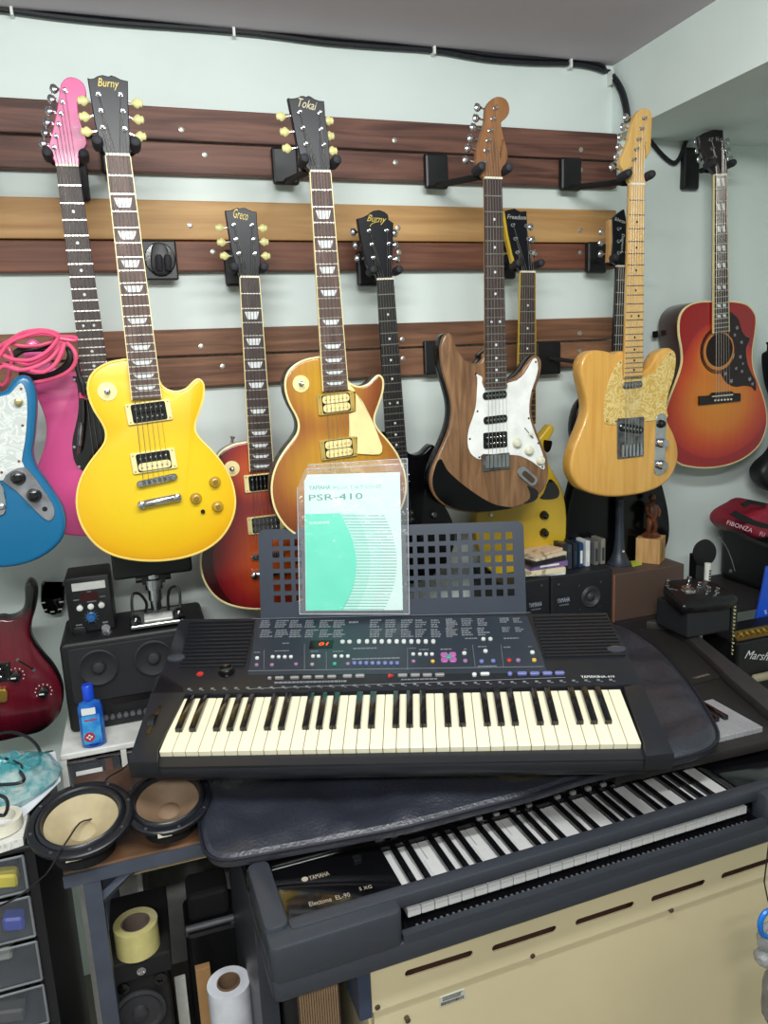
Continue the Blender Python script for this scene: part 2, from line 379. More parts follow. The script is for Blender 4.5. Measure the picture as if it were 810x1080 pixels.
def humbucker(g, fr, a, b, rot=0., ring=None, bob=(BLKG, BLKG), w=.089, h=.043, pole=CHR, ringh=.006):
    R = MB()
    if ring: R.prism(fr, rrect(a, b, w, h, .003, 2, rot), -.001, ringh, .0012, 1); o = R.build('pickup', ring, g)
    else: o = None
    MB().prism(fr, rrect(a, b, w*.76, h*.87, .004, 3, rot), ringh-.004, ringh+.001).build('pickup_cover', BLKG, o or g) if ring else None
    for i, s_ in enumerate((-1, 1)):
        cx, cy = a-math.sin(rot)*s_*h*.21, b+math.cos(rot)*s_*h*.21
        q = MB(); q.prism(fr, rrect(cx, cy, w*.73, h*.39, h*.17, 4, rot), ringh-.003, ringh+.003, .001, 1)
        if o is None: o = q.build('pickup', bob[i], g)
        else: q.build('coil', bob[i], o)
        p = MB()
        for k in range(6):
            d = (k-2.5)*w*.112; p.lathe([(.0022, ringh+.002), (.0022, ringh+.0036), (.0008, ringh+.0042)], fr.W(cx+d*math.cos(rot), cy+d*math.sin(rot)), fr.n, 7)
        p.build('pole_piece', pole, o, kind='stuff')
    if ring:
        for sx in (-1, 1):
            for sy in (-1, 1):
                dx, dy = sx*w*.44, sy*h*.38; p = MB().lathe([(.0018, ringh-.001), (.0018, ringh+.0006)], fr.W(a+dx*math.cos(rot)-dy*math.sin(rot), b+dx*math.sin(rot)+dy*math.cos(rot)), fr.n, 7); p.build('screw', GOLD, o)
    return o
def knob(g, fr, a, b, m, r=.011, h=.016, name='knob', top=None, hat=True, c=0.):
    k = MB(); k.lathe([(r*1.12, c+.0005), (r*1.12, c+.003), (r*(.98 if hat else 1.05), c+.006), (r*(.78 if hat else 1), c+h), (r*.6, c+h+.0012), (.0005, c+h+.0008)], fr.W(a, b), fr.n, 18)
    o = k.build(name, m, g, smooth=True)
    if top: MB().lathe([(r*.55, c+h+.001), (r*.5, c+h+.0022), (.0005, c+h+.0022)], fr.W(a, b), fr.n, 14).build('knob_top', top, o)
    return o
def tune_o(g, fr, a, b, rot=0., m=STEEL, w=.082):
    t = MB(); t.prism(fr, rrect(a, b, w, .013, .006, 3, rot), .004, .012, .0015, 1); o = t.build('bridge', CHR, g)
    for k in range(6):
        d = (k-2.5)*.0105; s_ = MB(); s_.prism(fr, rrect(a+d*math.cos(rot), b+d*math.sin(rot), .007, .009, .001, 1, rot), .011, .0145); s_.build('saddle', m, o)
    for s_ in (-1, 1): MB().lathe([(.0045, 0), (.0045, .0135), (.0005, .0138)], fr.W(a+s_*(w/2-.006)*math.cos(rot), b+s_*(w/2-.006)*math.sin(rot)), fr.n, 10).build('bridge_post', CHR, o, smooth=True)
    return o
def stoptail(g, fr, a, b, rot=0.):
    w_ = .088; c, s_ = math.cos(rot), math.sin(rot); t = MB(); rings = []
    for d in (-w_/2, -w_/2+.004, w_/2-.004, w_/2):
        r = .0085 if abs(d) < w_/2-.001 else .005
        rings.append([fr.W(a+d*c-r*math.cos(q)*s_, b+d*s_+r*math.cos(q)*c, .009+r*.75*math.sin(q)) for q in (2*math.pi*k/12 for k in range(12))])
    o = t.rings(rings).build('tailpiece', CHR, g, smooth=True)
    for q in (-1, 1): MB().lathe([(.0075, 0), (.0075, .016), (.004, .018), (.0005, .018)], fr.W(a+q*(w_/2-.008)*c, b+q*(w_/2-.008)*s_), fr.n, 14).build('tailpiece_stud', CHR, o, smooth=True)
def selector(g, fr, a, b, plate=CREAM):
    o = MB().lathe([(.0185, .0002), (.0185, .0018), (.006, .0022)], fr.W(a, b), fr.n, 22).build('switch_plate', plate, g)
    MB().lathe([(.006, .002), (.006, .004), (.0035, .0045), (.002, .012), (.0035, .018), (.003, .021), (.0005, .022)], fr.W(a, b), fr.n, 12).build('toggle', CHR, o, smooth=True)
def strap_btn(g, fr, a, b, ang, m=CHR):
    d = fr.e1*math.cos(ang)+fr.e2*math.sin(ang)
    MB().lathe([(.004, -.004), (.0035, .004), (.006, .009), (.0065, .011), (.003, .012)], fr.W(a, b, -.022), d, 10).build('strap_button', m, g, smooth=True)

def lbell(g_base_fn, fr, cx, cb, ra, rb): pass
def ellw(fr, base, *items):
    """ellipses given in neck coordinates -> object space of a thing based at 'base'"""
    out = []
    for a, b, ra, rb in items:
        p = fr.W(a, b); out.append((p.x-base.x, p.z-base.z, ra, rb))
    return out
def base_of(fr, body):
    P = [fr.W(a, b) for a, b in body]; return Vector((sum(p.x for p in P)/len(P), fr.o.y, min(p.z for p in P)))

# --- yellow single-cut guitar
k = LPK; LEM = burst('lemon_lacquer', [(0, (226, 196, 34)), (.55, (228, 190, 22)), (.85, (226, 174, 14)), (1.1, (214, 150, 16))], ellw(YEL, base_of(YEL, LP_OUT), (.0, .63, .20, .17), (-.01, .43, .16, .12)), 0, .28, .35)
HB = pr('headstock_black', (16, 18, 25), .35, spec=.3)
YSIDE = pr('yellow_binding', (244, 214, 110), .3)
g, bo, fo, ho = electric('electric_guitar', 'lemon yellow single-cut electric guitar with cream pickup rings and zebra bridge pickup', YEL, LP_OUT, .05, LEM, None, LP_HEAD, HB, YEL.L(150, 421)[1], ROSE, LP_POST, LP_BTN, 'tulip', 'trap', YSIDE, back=woodm('mahogany', (92, 44, 30), (122, 62, 40), (30, 30, 4), .3, .3))
a, b = YEL.L(*k((370, 290))); humbucker(g, YEL, a, b, -.06, CREAM)
a, b = YEL.L(*k((393, 522))); humbucker(g, YEL, a, b, -.06, CREAM, (BLKG, CREAM))
a, b = YEL.L(*k((408, 612))); tune_o(g, YEL, a, b, -.12)
a, b = YEL.L(*k((420, 710))); stoptail(g, YEL, a, b, -.1)
for p in ((682, 622), (592, 700), (695, 738)): knob(g, YEL, *YEL.L(*k(p)), pr('amber_knob', (176, 138, 48), .25, .0, coat=.5), .011, .013, top=GOLD)
knob(g, YEL, *YEL.L(*k((625, 762))), BLK, .004, .002, 'knob_hole', hat=False)
selector(g, YEL, *YEL.L(*k((172, 193))))
GL = pr('gold_lettering', (216, 190, 80), .4)
def headtext(ho, fr, s, p0, p1, h, m=GL, italic=.25, updn=-1):
    a0, b0 = fr.L(*p0); a1, b1 = fr.L(*p1); return text('logo', s, fr, (a0+a1)/2, (b0+b1)/2, h, m, ho, math.hypot(a1-a0, b1-b0), .0078, math.atan2(b1-b0, a1-a0), italic, updn)
hk = crop(30, 70, 5.786); headtext(ho, YEL, 'Burny', hk((425, 118)), hk((552, 120)), .019)

# --- honey burst single-cut
TOK = GFrame(1.63, (336.5, 183), (357.5, 500), .628)
TOK = GFrame(1.63, (336.5, 183), (357, 473), .628)
kb = crop(210, 370, 3.682)
HON = burst('honey_burst', [(0, (206, 160, 42)), (.45, (196, 138, 40)), (.74, (158, 88, 40)), (1.0, (122, 62, 34)), (1.2, (80, 40, 24))], ellw(TOK, base_of(TOK, LP_OUT), (.0, .63, .205, .16), (-.02, .43, .14, .15)), .35, .25, .4)
ht1 = crop(280, 90, 9)
tok_head = [TOK.L(*ht1(p)) for p in [(205, 130), (250, 136), (300, 126), (335, 109), (360, 112), (380, 120), (400, 108), (425, 117), (455, 138), (500, 155), (550, 160), (560, 300), (590, 500), (602, 700), (612, 770), (596, 832), (415, 832), (375, 780), (330, 700), (290, 560), (250, 350)]]
tok_post = [TOK.L(*ht1(p)) for p in [(318, 268), (350, 418), (378, 570), (508, 275), (520, 430), (547, 580)]]
tok_btn = [TOK.L(*ht1(p)) for p in [(165, 285), (200, 432), (222, 590), (597, 325), (606, 470), (634, 612)]]
g, bo, fo, ho = electric('electric_guitar', 'honey sunburst single-cut electric guitar with cream pickguard behind the green booklet', TOK, LP_OUT, .05, HON, pr('dark_back', (34, 26, 26), .3), tok_head, HB, TOK.L(349, 412)[1], ROSE, tok_post, tok_btn, 'tulip', 'trap', CREAM, back=woodm('mahogany_dark', (60, 34, 28), (84, 48, 36), (30, 30, 4), .3, .3))
for p in ((530, 203), (540, 378)): humbucker(g, TOK, *TOK.L(*kb(p)), -.04, pr('gold_ring', (206, 176, 96), .35, .4), (CREAM, CREAM), .085, .046, GOLD)
pg = [TOK.L(*kb(p)) for p in [(572, 117), (600, 150), (635, 200), (665, 260), (690, 320), (709, 372), (708, 392), (698, 402), (670, 403), (612, 399), (612, 335), (580, 335), (580, 245), (606, 236), (606, 160), (572, 150)]]
MB().prism(TOK, pg, .003, .0055, .0006, 1).build('pickguard', CREAM, g)
a, b = TOK.L(360, 505); tune_o(g, TOK, a, b, -.03); stoptail(g, TOK, *TOK.L(362, 528), -.03)
for p in ((404, 520), (410, 545)): knob(g, TOK, *TOK.L(*p), MATS['amber_knob'], .011, .013, top=GOLD)
selector(g, TOK, *TOK.L(*kb((395, 128))))
hk2 = crop(280, 90, 9); headtext(ho, TOK, 'Tokai', hk2((305, 205)), hk2((475, 180)), .017, pr('pale_lettering', (196, 186, 150), .4), .3)

# --- cherry burst single-cut behind
GRE = GFrame(1.80, (262.5, 293.5), (279, 555), .628)
CHE = burst('cherry_burst', [(0, (206, 104, 40)), (.45, (190, 78, 36)), (.8, (146, 36, 34)), (1.05, (104, 18, 26)), (1.2, (60, 14, 18))], ellw(GRE, base_of(GRE, LP_OUT), (.03, .66, .16, .17), (.0, .45, .10, .10)), .25, .25, .4)
ht2 = crop(220, 210, 10.125)
gre_head = [GRE.L(*ht2(p)) for p in [(172, 130), (230, 128), (265, 112), (300, 100), (328, 106), (345, 102), (380, 99), (420, 118), (460, 137), (508, 142), (512, 250), (530, 420), (550, 600), (545, 720), (530, 842), (330, 842), (290, 720), (240, 560), (215, 400), (195, 280)]]
gre_post = [GRE.L(*ht2(p)) for p in [(265, 285), (290, 440), (318, 590), (458, 288), (472, 440), (490, 592)]]
gre_btn = [GRE.L(*ht2(p)) for p in [(132, 302), (154, 457), (185, 602), (573, 305), (588, 452), (606, 602)]]
g, bo, fo, ho = electric('electric_guitar', 'cherry red sunburst single-cut electric guitar hanging between yellow and honey guitars', GRE, LP_OUT, .05, CHE, None, gre_head, HB, GRE.L(276, 496)[1], ROSED, gre_post, gre_btn, 'tulip', 'trap', CREAM, back=MATS['mahogany'])
humbucker(g, GRE, *GRE.L(*kb((246, 510))), -.03, CREAM); humbucker(g, GRE, *GRE.L(*kb((258, 672))), -.03, CREAM, (pr('nickel_cover', (170, 170, 172), .25, 1.), MATS['nickel_cover']))
for p in ((225, 742), (225, 802)): pass
tune_o(g, GRE, *GRE.L(282, 585)); stoptail(g, GRE, *GRE.L(283, 604))
for p in ((316, 590), (318, 612)): knob(g, GRE, *GRE.L(*p), BLK, .011, .013)
selector(g, GRE, *GRE.L(*kb((127, 457))))
strap_btn(g, GRE, *GRE.L(246, 466), -1.4)
hk3 = crop(220, 210, 10.12); headtext(ho, GRE, 'Greco', hk3((262, 185)), hk3((415, 160)), .02, GL, .2)

# --- black guitar with open-book-like headstock (script logo)
BEN = GFrame(1.84, (405, 295.5), (418.5, 500), .628)
hb = crop(360, 210, 9)
bhead = [BEN.L(*hb(p)) for p in [(145, 190), (175, 184), (200, 175), (250, 150), (275, 128), (300, 115), (350, 108), (400, 125), (432, 150), (440, 178), (440, 200), (487, 232), (484, 350), (478, 550), (472, 650), (472, 765), (335, 765), (318, 720), (270, 690), (235, 630), (200, 500), (160, 300)]]
GLB = pr('black_lacquer', (8, 8, 10), .2, spec=.3)
g, bo, fo, ho = electric('electric_guitar', 'black single-cut electric guitar with dot inlays, mostly hidden behind the green booklet', BEN, LP_OUT, .045, GLB, None, bhead, HB, BEN.L(419, 487)[1], EBO, [BEN.L(*hb(p)) for p in [(252, 308), (280, 437), (295, 562), (420, 305), (437, 430), (452, 558)]], [BEN.L(*hb(p)) for p in [(130, 308), (152, 435), (170, 560), (507, 320), (517, 430), (532, 565)]], 'kidney', 'dots', None, back=HB)
humbucker(g, BEN, *BEN.L(421, 505), 0, None); humbucker(g, BEN, *BEN.L(424, 545), 0, None); knob(g, BEN, *BEN.L(457, 543), STEEL, .009, .008)
headtext(ho, BEN, 'Burny', hb((235, 215)), hb((415, 190)), .021, GL, .5)
MB().tube([BEN.W(*BEN.L(*hb(q)), .008) for q in [(262, 268), (272, 246), (300, 230), (345, 218)]], .0009, 5).build('logo_swash', GL, ho)

# --- walnut double-cut with white pickguard
STRT = GFrame(1.64, (518, 190), (522.5, 487), .648)
ks = crop(420, 340, 4.5)
ST_OUT = tr(STRT, [(402, 172), (380, 193), (350, 192), (318, 175), (290, 140), (270, 95), (258, 62), (240, 50), (216, 66), (202, 110), (202, 160), (212, 230), (236, 310), (252, 380), (254, 440), (240, 510), (212, 580), (180, 650), (158, 710), (152, 765), (170, 820), (215, 868), (290, 897), (380, 905), (460, 898), (540, 884), (600, 866), (660, 830), (700, 780), (715, 720), (710, 650), (690, 590), (665, 530), (645, 470), (636, 410), (642, 350), (664, 290), (680, 230), (682, 185), (666, 160), (642, 160), (616, 190), (585, 235), (548, 265), (512, 276), (504, 235), (500, 150), (450, 120), (404, 150)], ks, 3)
WAL = woodm('walnut', (90, 62, 42), (144, 108, 76), (34, 30, 4), .35, .25, .12)
hs = crop(480, 95, 8.1)
shead = smooth([STRT.L(*hs(p)) for p in [(240, 765), (215, 715), (175, 660), (165, 610), (180, 500), (215, 380), (245, 270), (252, 170), (280, 110), (320, 75), (365, 65), (420, 85), (450, 140), (450, 200), (420, 250), (385, 280), (385, 320), (405, 420), (430, 510), (438, 590), (410, 650), (380, 700), (377, 765)]], 2)
g, bo, fo, ho = electric('electric_guitar', 'walnut brown double-cut electric guitar with white pickguard and black lower edge', STRT, ST_OUT, .045, WAL, GLB, shead, woodm('headstock_brown', (108, 70, 42), (152, 106, 66), (34, 30, 4), .4), STRT.L(522, 410)[1], ROSED, [STRT.L(*hs(p)) for p in [(325, 165), (303, 255), (283, 355), (265, 440), (247, 525), (225, 628)]], [STRT.L(*hs(p)) for p in [(210, 140), (196, 232), (174, 310), (150, 405), (130, 490), (108, 590)]], 'kidney', 'dots', None, back=MAPLE)
cont = [STRT.L(*ks(p)) for p in [(206, 650), (225, 690), (255, 725), (320, 780), (400, 835), (470, 868), (545, 880), (480, 890), (380, 899), (290, 890), (222, 862), (178, 818), (162, 765), (168, 712), (186, 660)]]
MB().prism(STRT, smooth(cont, 2), -.004, .0009, 0).build('forearm_contour', GLB, g)
wpg = smooth([STRT.L(*ks(p)) for p in [(360, 238), (374, 262), (372, 330), (367, 400), (350, 460), (333, 510), (328, 570), (340, 618), (370, 645), (392, 648), (400, 625), (545, 630), (585, 637), (635, 662), (680, 695), (693, 690), (688, 640), (672, 590), (648, 530), (625, 460), (620, 400), (630, 330), (650, 270), (662, 220), (656, 175), (642, 172), (626, 195), (600, 240), (562, 275), (510, 290), (505, 310), (405, 310), (398, 262), (380, 250)]], 2)
pgo = MB().prism(STRT, wpg, .0002, .0025, .0006, 1).build('pickguard', WHT, g)
def single(g, fr, a, b, rot=0., m=BLKG, w=.07, h=.018):
    o = MB().prism(fr, rrect(a, b, w, h, h*.42, 4, rot), .002, .007, .0015, 1).build('pickup', m, g); p = MB()
    for q in range(6):
        d = (q-2.5)*w*.145; p.lathe([(.0025, .006), (.0025, .0078), (.0008, .008)], fr.W(a+d*math.cos(rot), b+d*math.sin(rot)), fr.n, 7)
    p.build('pole_piece', CHR, o, kind='stuff'); return o
single(g, STRT, *STRT.L(*ks((455, 345))), -.03, BLK, .064); single(g, STRT, *STRT.L(*ks((458, 460))), -.04, BLK, .064)
MB().prism(STRT, rrect(*STRT.L(*ks((458, 558))), .064, .039, .004, 3, 0), .002, .004).build('pickup_ring', BLK, g); humbucker(g, STRT, *STRT.L(*ks((458, 558))), 0, None, w=.08, h=.036, ringh=.004)
for p in ((560, 573), (617, 608), (672, 655)): knob(g, STRT, *STRT.L(*ks(p)), pr('aged_white', (214, 212, 190), .4), .0115, .012, hat=True)
for p in ((366, 244), (374, 422), (338, 553), (382, 640), (650, 188), (636, 323), (617, 455), (662, 573), (682, 687), (512, 303)): MB().lathe([(.0026, .002), (.0026, .003), (.0008, .0032)], STRT.W(*STRT.L(*ks(p))), STRT.n, 8).build('screw', BLK, pgo)
sw = [STRT.L(*ks(p)) for p in ((597, 500), (638, 550))]
MB().tube([STRT.W(*q, .0026) for q in sw], .0012, 5).build('switch_slot', BLK, g); MB().tube([STRT.W(*STRT.L(*ks((620, 530))), .002), STRT.W(*STRT.L(*ks((624, 532))), .014)], .003, 8).build('switch_tip', MATS['aged_white'], g)
br = MB().prism(STRT, rrect(*STRT.L(*ks((463, 662))), .074, .04, .002, 1, -.02), .0005, .004, .0006, 1).build('bridge', STEEL, g)
for q in range(6):
    a, b = STRT.L(*ks((463, 655))); MB().box((a+(q-2.5)*.0108-.0046, b-.014, .004), (a+(q-2.5)*.0108+.0046, b+.016, .010), STRT).build('saddle', CHR, br)
jp = MB().prism(STRT, rrect(*STRT.L(*ks((612, 730))), .064, .028, .0135, 5, .72), .0005, .003, .0008, 1).build('jack_plate', CHR, g)
MB().prism(STRT, rrect(*STRT.L(*ks((616, 733))), .042, .014, .0065, 4, .72), .003, .0036).build('jack_recess', pr('recess_brown', (70, 52, 40), .5), jp)
MB().prism(STRT, smooth([STRT.L(*ks(p)) for p in [(612, 775), (640, 785), (662, 800), (662, 830), (640, 850), (600, 862), (600, 855), (625, 835), (622, 800)]], 2), -.003, .0008).build('worn_patch', BLKM, g)
headtext(ho, STRT, 'PLAYTECH'[:0] or 'Voyage', hs((395, 590)), hs((370, 425)), .008, BLK, 0)

# --- natural single-cut with pearl pickguard
TEL = GFrame(1.67, (669, 196), (664, 470), .648)
kt = crop(590, 350, 4.154)
TE_OUT = tr(TEL, [(268, 84), (245, 95), (205, 84), (155, 80), (118, 98), (97, 140), (96, 190), (110, 250), (122, 310), (120, 360), (100, 420), (75, 480), (56, 540), (50, 600), (65, 650), (100, 690), (150, 712), (220, 724), (300, 720), (380, 705), (450, 675), (495, 630), (520, 570), (522, 510), (505, 450), (480, 400), (468, 350), (475, 290), (495, 220), (510, 150), (512, 102), (495, 74), (468, 72), (432, 95), (405, 140), (380, 165), (358, 170), (340, 120), (310, 90)], kt, 4)
NAT = woodm('natural_ash', (206, 150, 66), (226, 176, 94), (26, 20, 2.2), .3, .5, .1)
ht = crop(600, 100, 3.857)
thead = smooth([TEL.L(*ht(p)) for p in [(248, 368), (235, 340), (207, 297), (205, 268), (235, 190), (250, 120), (270, 76), (295, 58), (320, 64), (331, 88), (328, 160), (325, 230), (306, 262), (298, 290), (300, 340), (305, 368)]], 2)
g, bo, fo, ho = electric('electric_guitar', 'natural honey-wood single-cut electric guitar with gold pearl pickguard and maple neck', TEL, TE_OUT, .045, NAT, None, thead, MAPLE, TEL.L(666, 398)[1], MAPLE, [TEL.L(*ht(p)) for p in [(295, 100), (283, 142), (272, 185), (262, 225), (252, 267), (236, 306)]], [TEL.L(*ht(p)) for p in [(243, 88), (230, 128), (219, 170), (213, 210), (203, 250), (186, 292)]], 'kidney', 'black', None, back=MAPLE, round_=.008)
tpg = smooth([TEL.L(*kt(p)) for p in [(276, 122), (250, 142), (225, 190), (206, 250), (193, 320), (193, 388), (208, 405), (250, 405), (255, 380), (370, 380), (372, 392), (420, 388), (460, 388), (473, 368), (466, 320), (478, 260), (500, 190), (508, 120), (500, 86), (486, 86), (455, 110), (422, 168), (385, 192), (358, 200), (276, 200)]], 2)
pgo = MB().prism(TEL, tpg, .0002, .0025, .0006, 1).build('pickguard', pearlm('gold_pearl', (208, 172, 88), (234, 212, 146), 34), g)
for p in ((265, 135), (205, 392), (483, 97), (470, 378), (245, 392)): MB().lathe([(.0024, .002), (.0024, .003), (.0008, .0032)], TEL.W(*TEL.L(*kt(p))), TEL.n, 8).build('screw', STEEL, pgo)
single(g, TEL, *TEL.L(*kt((316, 232))), -.03, STEEL, .06, .017)
bp = MB().prism(TEL, rrect(*TEL.L(*kt((310, 464))), .083, .106, .003, 2, -.02), .0005, .003, .0006, 1).build('bridge', STEEL, g)
single(bp, TEL, *TEL.L(*kt((312, 424))), .2, BLKG, .074, .021)
for q in range(6):
    a, b = TEL.L(*kt((312, 510))); MB().tube([TEL.W(a+(q-2.5)*.0115, b-.012, .006), TEL.W(a+(q-2.5)*.0115, b+.02, .006)], .004, 8).build('saddle', CHR, bp)
cp = MB().prism(TEL, rrect(*TEL.L(*kt((440, 494))), .034, .168, .016, 5, .01), .0005, .003, .0006, 1).build('control_plate', CHR, g)
for p in ((444, 487), (441, 582)): knob(g, TEL, *TEL.L(*kt(p)), CHR, .0115, .016, hat=False, c=.003)
knob(g, TEL, *TEL.L(*kt((441, 403))), BLK, .010, .012, 'switch_tip', c=.003)
headtext(ho, TEL, 'Tele'[:0] or 'Legend', ht((300, 262)), ht((306, 196)), .006, pr('dark_gold', (120, 84, 30), .5), .2)

# --- pink guitar
PNK = GFrame(1.75, (71.5, 177), (112, 480), .648)
kp = crop(0, 380, 4.908); hp = crop(30, 70, 5.786)
PKM = pr('pink_lacquer', (220, 86, 148), .35, coat=.2, var=.06, scale=8); 
phead = smooth([PNK.L(*hp(p)) for p in [(180, 615), (160, 580), (120, 525), (145, 420), (172, 290), (190, 180), (202, 110), (240, 75), (290, 78), (335, 110), (353, 160), (345, 200), (308, 205), (300, 240), (315, 330), (345, 420), (358, 480), (330, 520), (305, 560), (305, 615)]], 2)
g, bo, fo, ho = electric('electric_guitar', 'hot pink double-cut electric guitar with black pickguard behind the yellow guitar', PNK, ST_OUT, .045, PKM, None, phead, PKM, .47, ROSED, [PNK.L(*hp(p)) for p in [(225, 158), (210, 228), (200, 297), (187, 362), (173, 435), (160, 503)]], [PNK.L(*hp(p)) for p in [(160, 130), (145, 193), (132, 265), (118, 335), (108, 400), (93, 465)]], 'kidney', 'dots', None, back=PKM)
MB().prism(PNK, smooth([PNK.L(*kp(p)) for p in [(376, 85), (398, 120), (406, 180), (408, 240), (398, 310), (384, 370), (374, 430), (382, 510), (408, 555), (450, 575), (560, 570), (620, 500), (640, 300), (600, 120), (420, 88)]], 2), .0002, .0026, .0006, 1).build('pickguard', BLKG, g)
for p in ((385, 100), (385, 448), (410, 550)): MB().lathe([(.003, .002), (.003, .0036)], PNK.W(*PNK.L(*kp(p))), PNK.n, 8).build('screw', CHR, g)
headtext(ho, PNK, 'Fresher'[:0] or 'Studio', hp((300, 460)), hp((310, 370)), .008, pr('silver_letter', (210, 190, 205), .4), .2)

# --- blue offset guitar at the left edge
BLU = GFrame(1.58, (-62, 150), (-48, 500), .61)
BL_OUT = tr(BLU, [(-250, 130), (-200, 160), (-150, 172), (-60, 170), (0, 165), (30, 150), (55, 115), (80, 88), (115, 76), (150, 90), (175, 130), (186, 190), (185, 280), (175, 400), (165, 480), (185, 550), (225, 610), (280, 690), (322, 760), (340, 840), (325, 920), (270, 985), (190, 1035), (100, 1065), (0, 1078), (-150, 1080), (-320, 1050), (-460, 990), (-540, 900), (-550, 800), (-520, 680), (-480, 560), (-460, 420), (-450, 280), (-420, 120), (-370, 20), (-310, -20), (-270, 20), (-255, 80)], kp, 3)
BLM = burst('blue_metallic', [(0, (10, 98, 142)), (.8, (10, 98, 142)), (1.0, (12, 92, 136)), (1.5, (8, 66, 110))], ellw(BLU, base_of(BLU, BL_OUT), (.0, .5, .24, .4)), 0, .3, .4)
bh = [(x*1.0-0.0, y) for x, y in LP_HEAD]
shl = [(a, b) for a, b in [(STRT.L(*hs(p))) for p in [(240, 765), (175, 660), (165, 610), (180, 500), (215, 380), (245, 270), (252, 170), (320, 75), (365, 65), (450, 140), (420, 250), (385, 280), (385, 320), (405, 420), (438, 590), (410, 650), (377, 765)]]]
g, bo, fo, ho = electric('electric_guitar', 'metallic blue offset electric guitar with white pearl pickguard at the left edge', BLU, BL_OUT, .042, BLM, None, shl, BLM, .44, ROSED, [], [], 'kidney', 'dots', None, back=MAPLE, round_=.009)
bpg = smooth([BLU.L(*kp(p)) for p in [(-260, 190), (-100, 215), (0, 190), (50, 175), (80, 142), (110, 118), (130, 150), (140, 200), (141, 300), (130, 420), (113, 520), (128, 560), (60, 602), (8, 622), (-120, 600), (-260, 560), (-330, 400), (-320, 260)]], 2)
pgo = MB().prism(BLU, bpg, .0002, .0028, .0006, 1).build('pickguard', pearlm('white_pearl', (190, 195, 192), (214, 218, 214), 36), g)
for p in ((110, 147), (118, 337), (99, 522), (10, 580)): MB().lathe([(.0026, .0026), (.0026, .0036)], BLU.W(*BLU.L(*kp(p))), BLU.n, 8).build('screw', pr('rusty_screw', (120, 70, 50), .5, .5), pgo)
knob(g, BLU, *BLU.L(*kp((98, 215))), pr('thumb_brass', (190, 176, 130), .3, .8), .007, .010, hat=False, c=.002)
cpl = smooth([BLU.L(*kp(p)) for p in [(15, 622), (60, 572), (118, 553), (150, 568), (205, 640), (270, 738), (283, 795), (262, 830), (220, 812), (150, 742), (80, 672)]], 2)
MB().prism(BLU, cpl, .0004, .0034, .0006, 1).build('control_plate', pr('brushed_plate', (150, 150, 156), .4, .8, var=.4), g)
for p in ((95, 607), (178, 697)): knob(g, BLU, *BLU.L(*kp(p)), BLKG, .0125, .016, c=.003)
MB().lathe([(.005, .003), (.005, .0045), (.003, .0046), (.003, .0036), (.0005, .0036)], BLU.W(*BLU.L(*kp((233, 768)))), BLU.n, 12).build('jack_socket', BLK, g)
MB().prism(BLU, smooth([BLU.L(*kp(p)) for p in [(-60, 640), (-20, 622), (12, 640), (32, 720), (30, 780), (10, 800), (-40, 800), (-70, 740)]], 2), .0005, .006, .001, 1).build('tailpiece', CHR, g)
knob(g, BLU, *BLU.L(*kp((12, 757))), CHR, .006, .012, 'tremolo_screw', hat=False)
# --- yellow small double-cut behind walnut guitar
TRI = GFrame(1.84, (554.5, 288), (552, 540), .628)
ho_k = crop(510, 200, 4.765)
TR_OUT = tr(TRI, [(545, 445), (532, 441), (517, 448), (509, 470), (511, 498), (508, 520), (502, 545), (505, 578), (520, 605), (550, 616), (580, 608), (595, 580), (598, 545), (593, 515), (581, 493), (576, 476), (580, 464), (585, 453), (581, 448), (574, 456), (565, 466), (560, 460)], lambda p: p, 4)
TYL = pr('tv_yellow', (208, 172, 44), .35, coat=.3, var=.08, scale=6)
trhead = [TRI.L(*ho_k(p)) for p in [(100, 110), (130, 102), (150, 97), (165, 106), (180, 113), (210, 110), (215, 200), (228, 300), (240, 405), (240, 418), (178, 418), (165, 385), (140, 330), (118, 230)]]
g, bo, fo, ho = electric('electric_guitar', 'mustard yellow double-cut electric guitar with black knobs behind the walnut guitar', TRI, TR_OUT, .035, TYL, None, trhead, HB, TRI.L(554, 447)[1], ROSED, [TRI.L(*ho_k(p)) for p in [(137, 182), (150, 250), (160, 318), (205, 185), (215, 250), (228, 318)]], [TRI.L(*ho_k(p)) for p in [(88, 190), (94, 252), (102, 320), (240, 185), (248, 250), (258, 318)]], 'kidney', 'dots', None, back=TYL, pbk=TYL)
side_strip = [TRI.L(*ho_k(p)) for p in [(86, 112), (101, 110), (120, 230), (152, 370), (138, 372), (108, 240)]]
MB().prism(TRI, side_strip, -.007, .006).build('headstock_wing', TYL, ho)
for q in ([(690, 560), (705, 560), (728, 565), (722, 600), (706, 618), (690, 600)], [(715, 745), (745, 765), (762, 800), (755, 830), (715, 840), (672, 835), (690, 810)]):
    MB().prism(TRI, smooth([TRI.L(*ks(p)) for p in q], 3), .0002, .0026).build('pickguard', BLKG, g)
for p in ((690, 915), (690, 998)): knob(g, TRI, *TRI.L(*ks(p)), BLKG, .012, .014)
knob(g, TRI, *TRI.L(*ks((438, 912))), CHR, .005, .006)
headtext(ho, TRI, 'Freedom', ho_k((112, 140)), ho_k((207, 142)), .011, pr('silver_logo', (200, 200, 196), .4), .2)
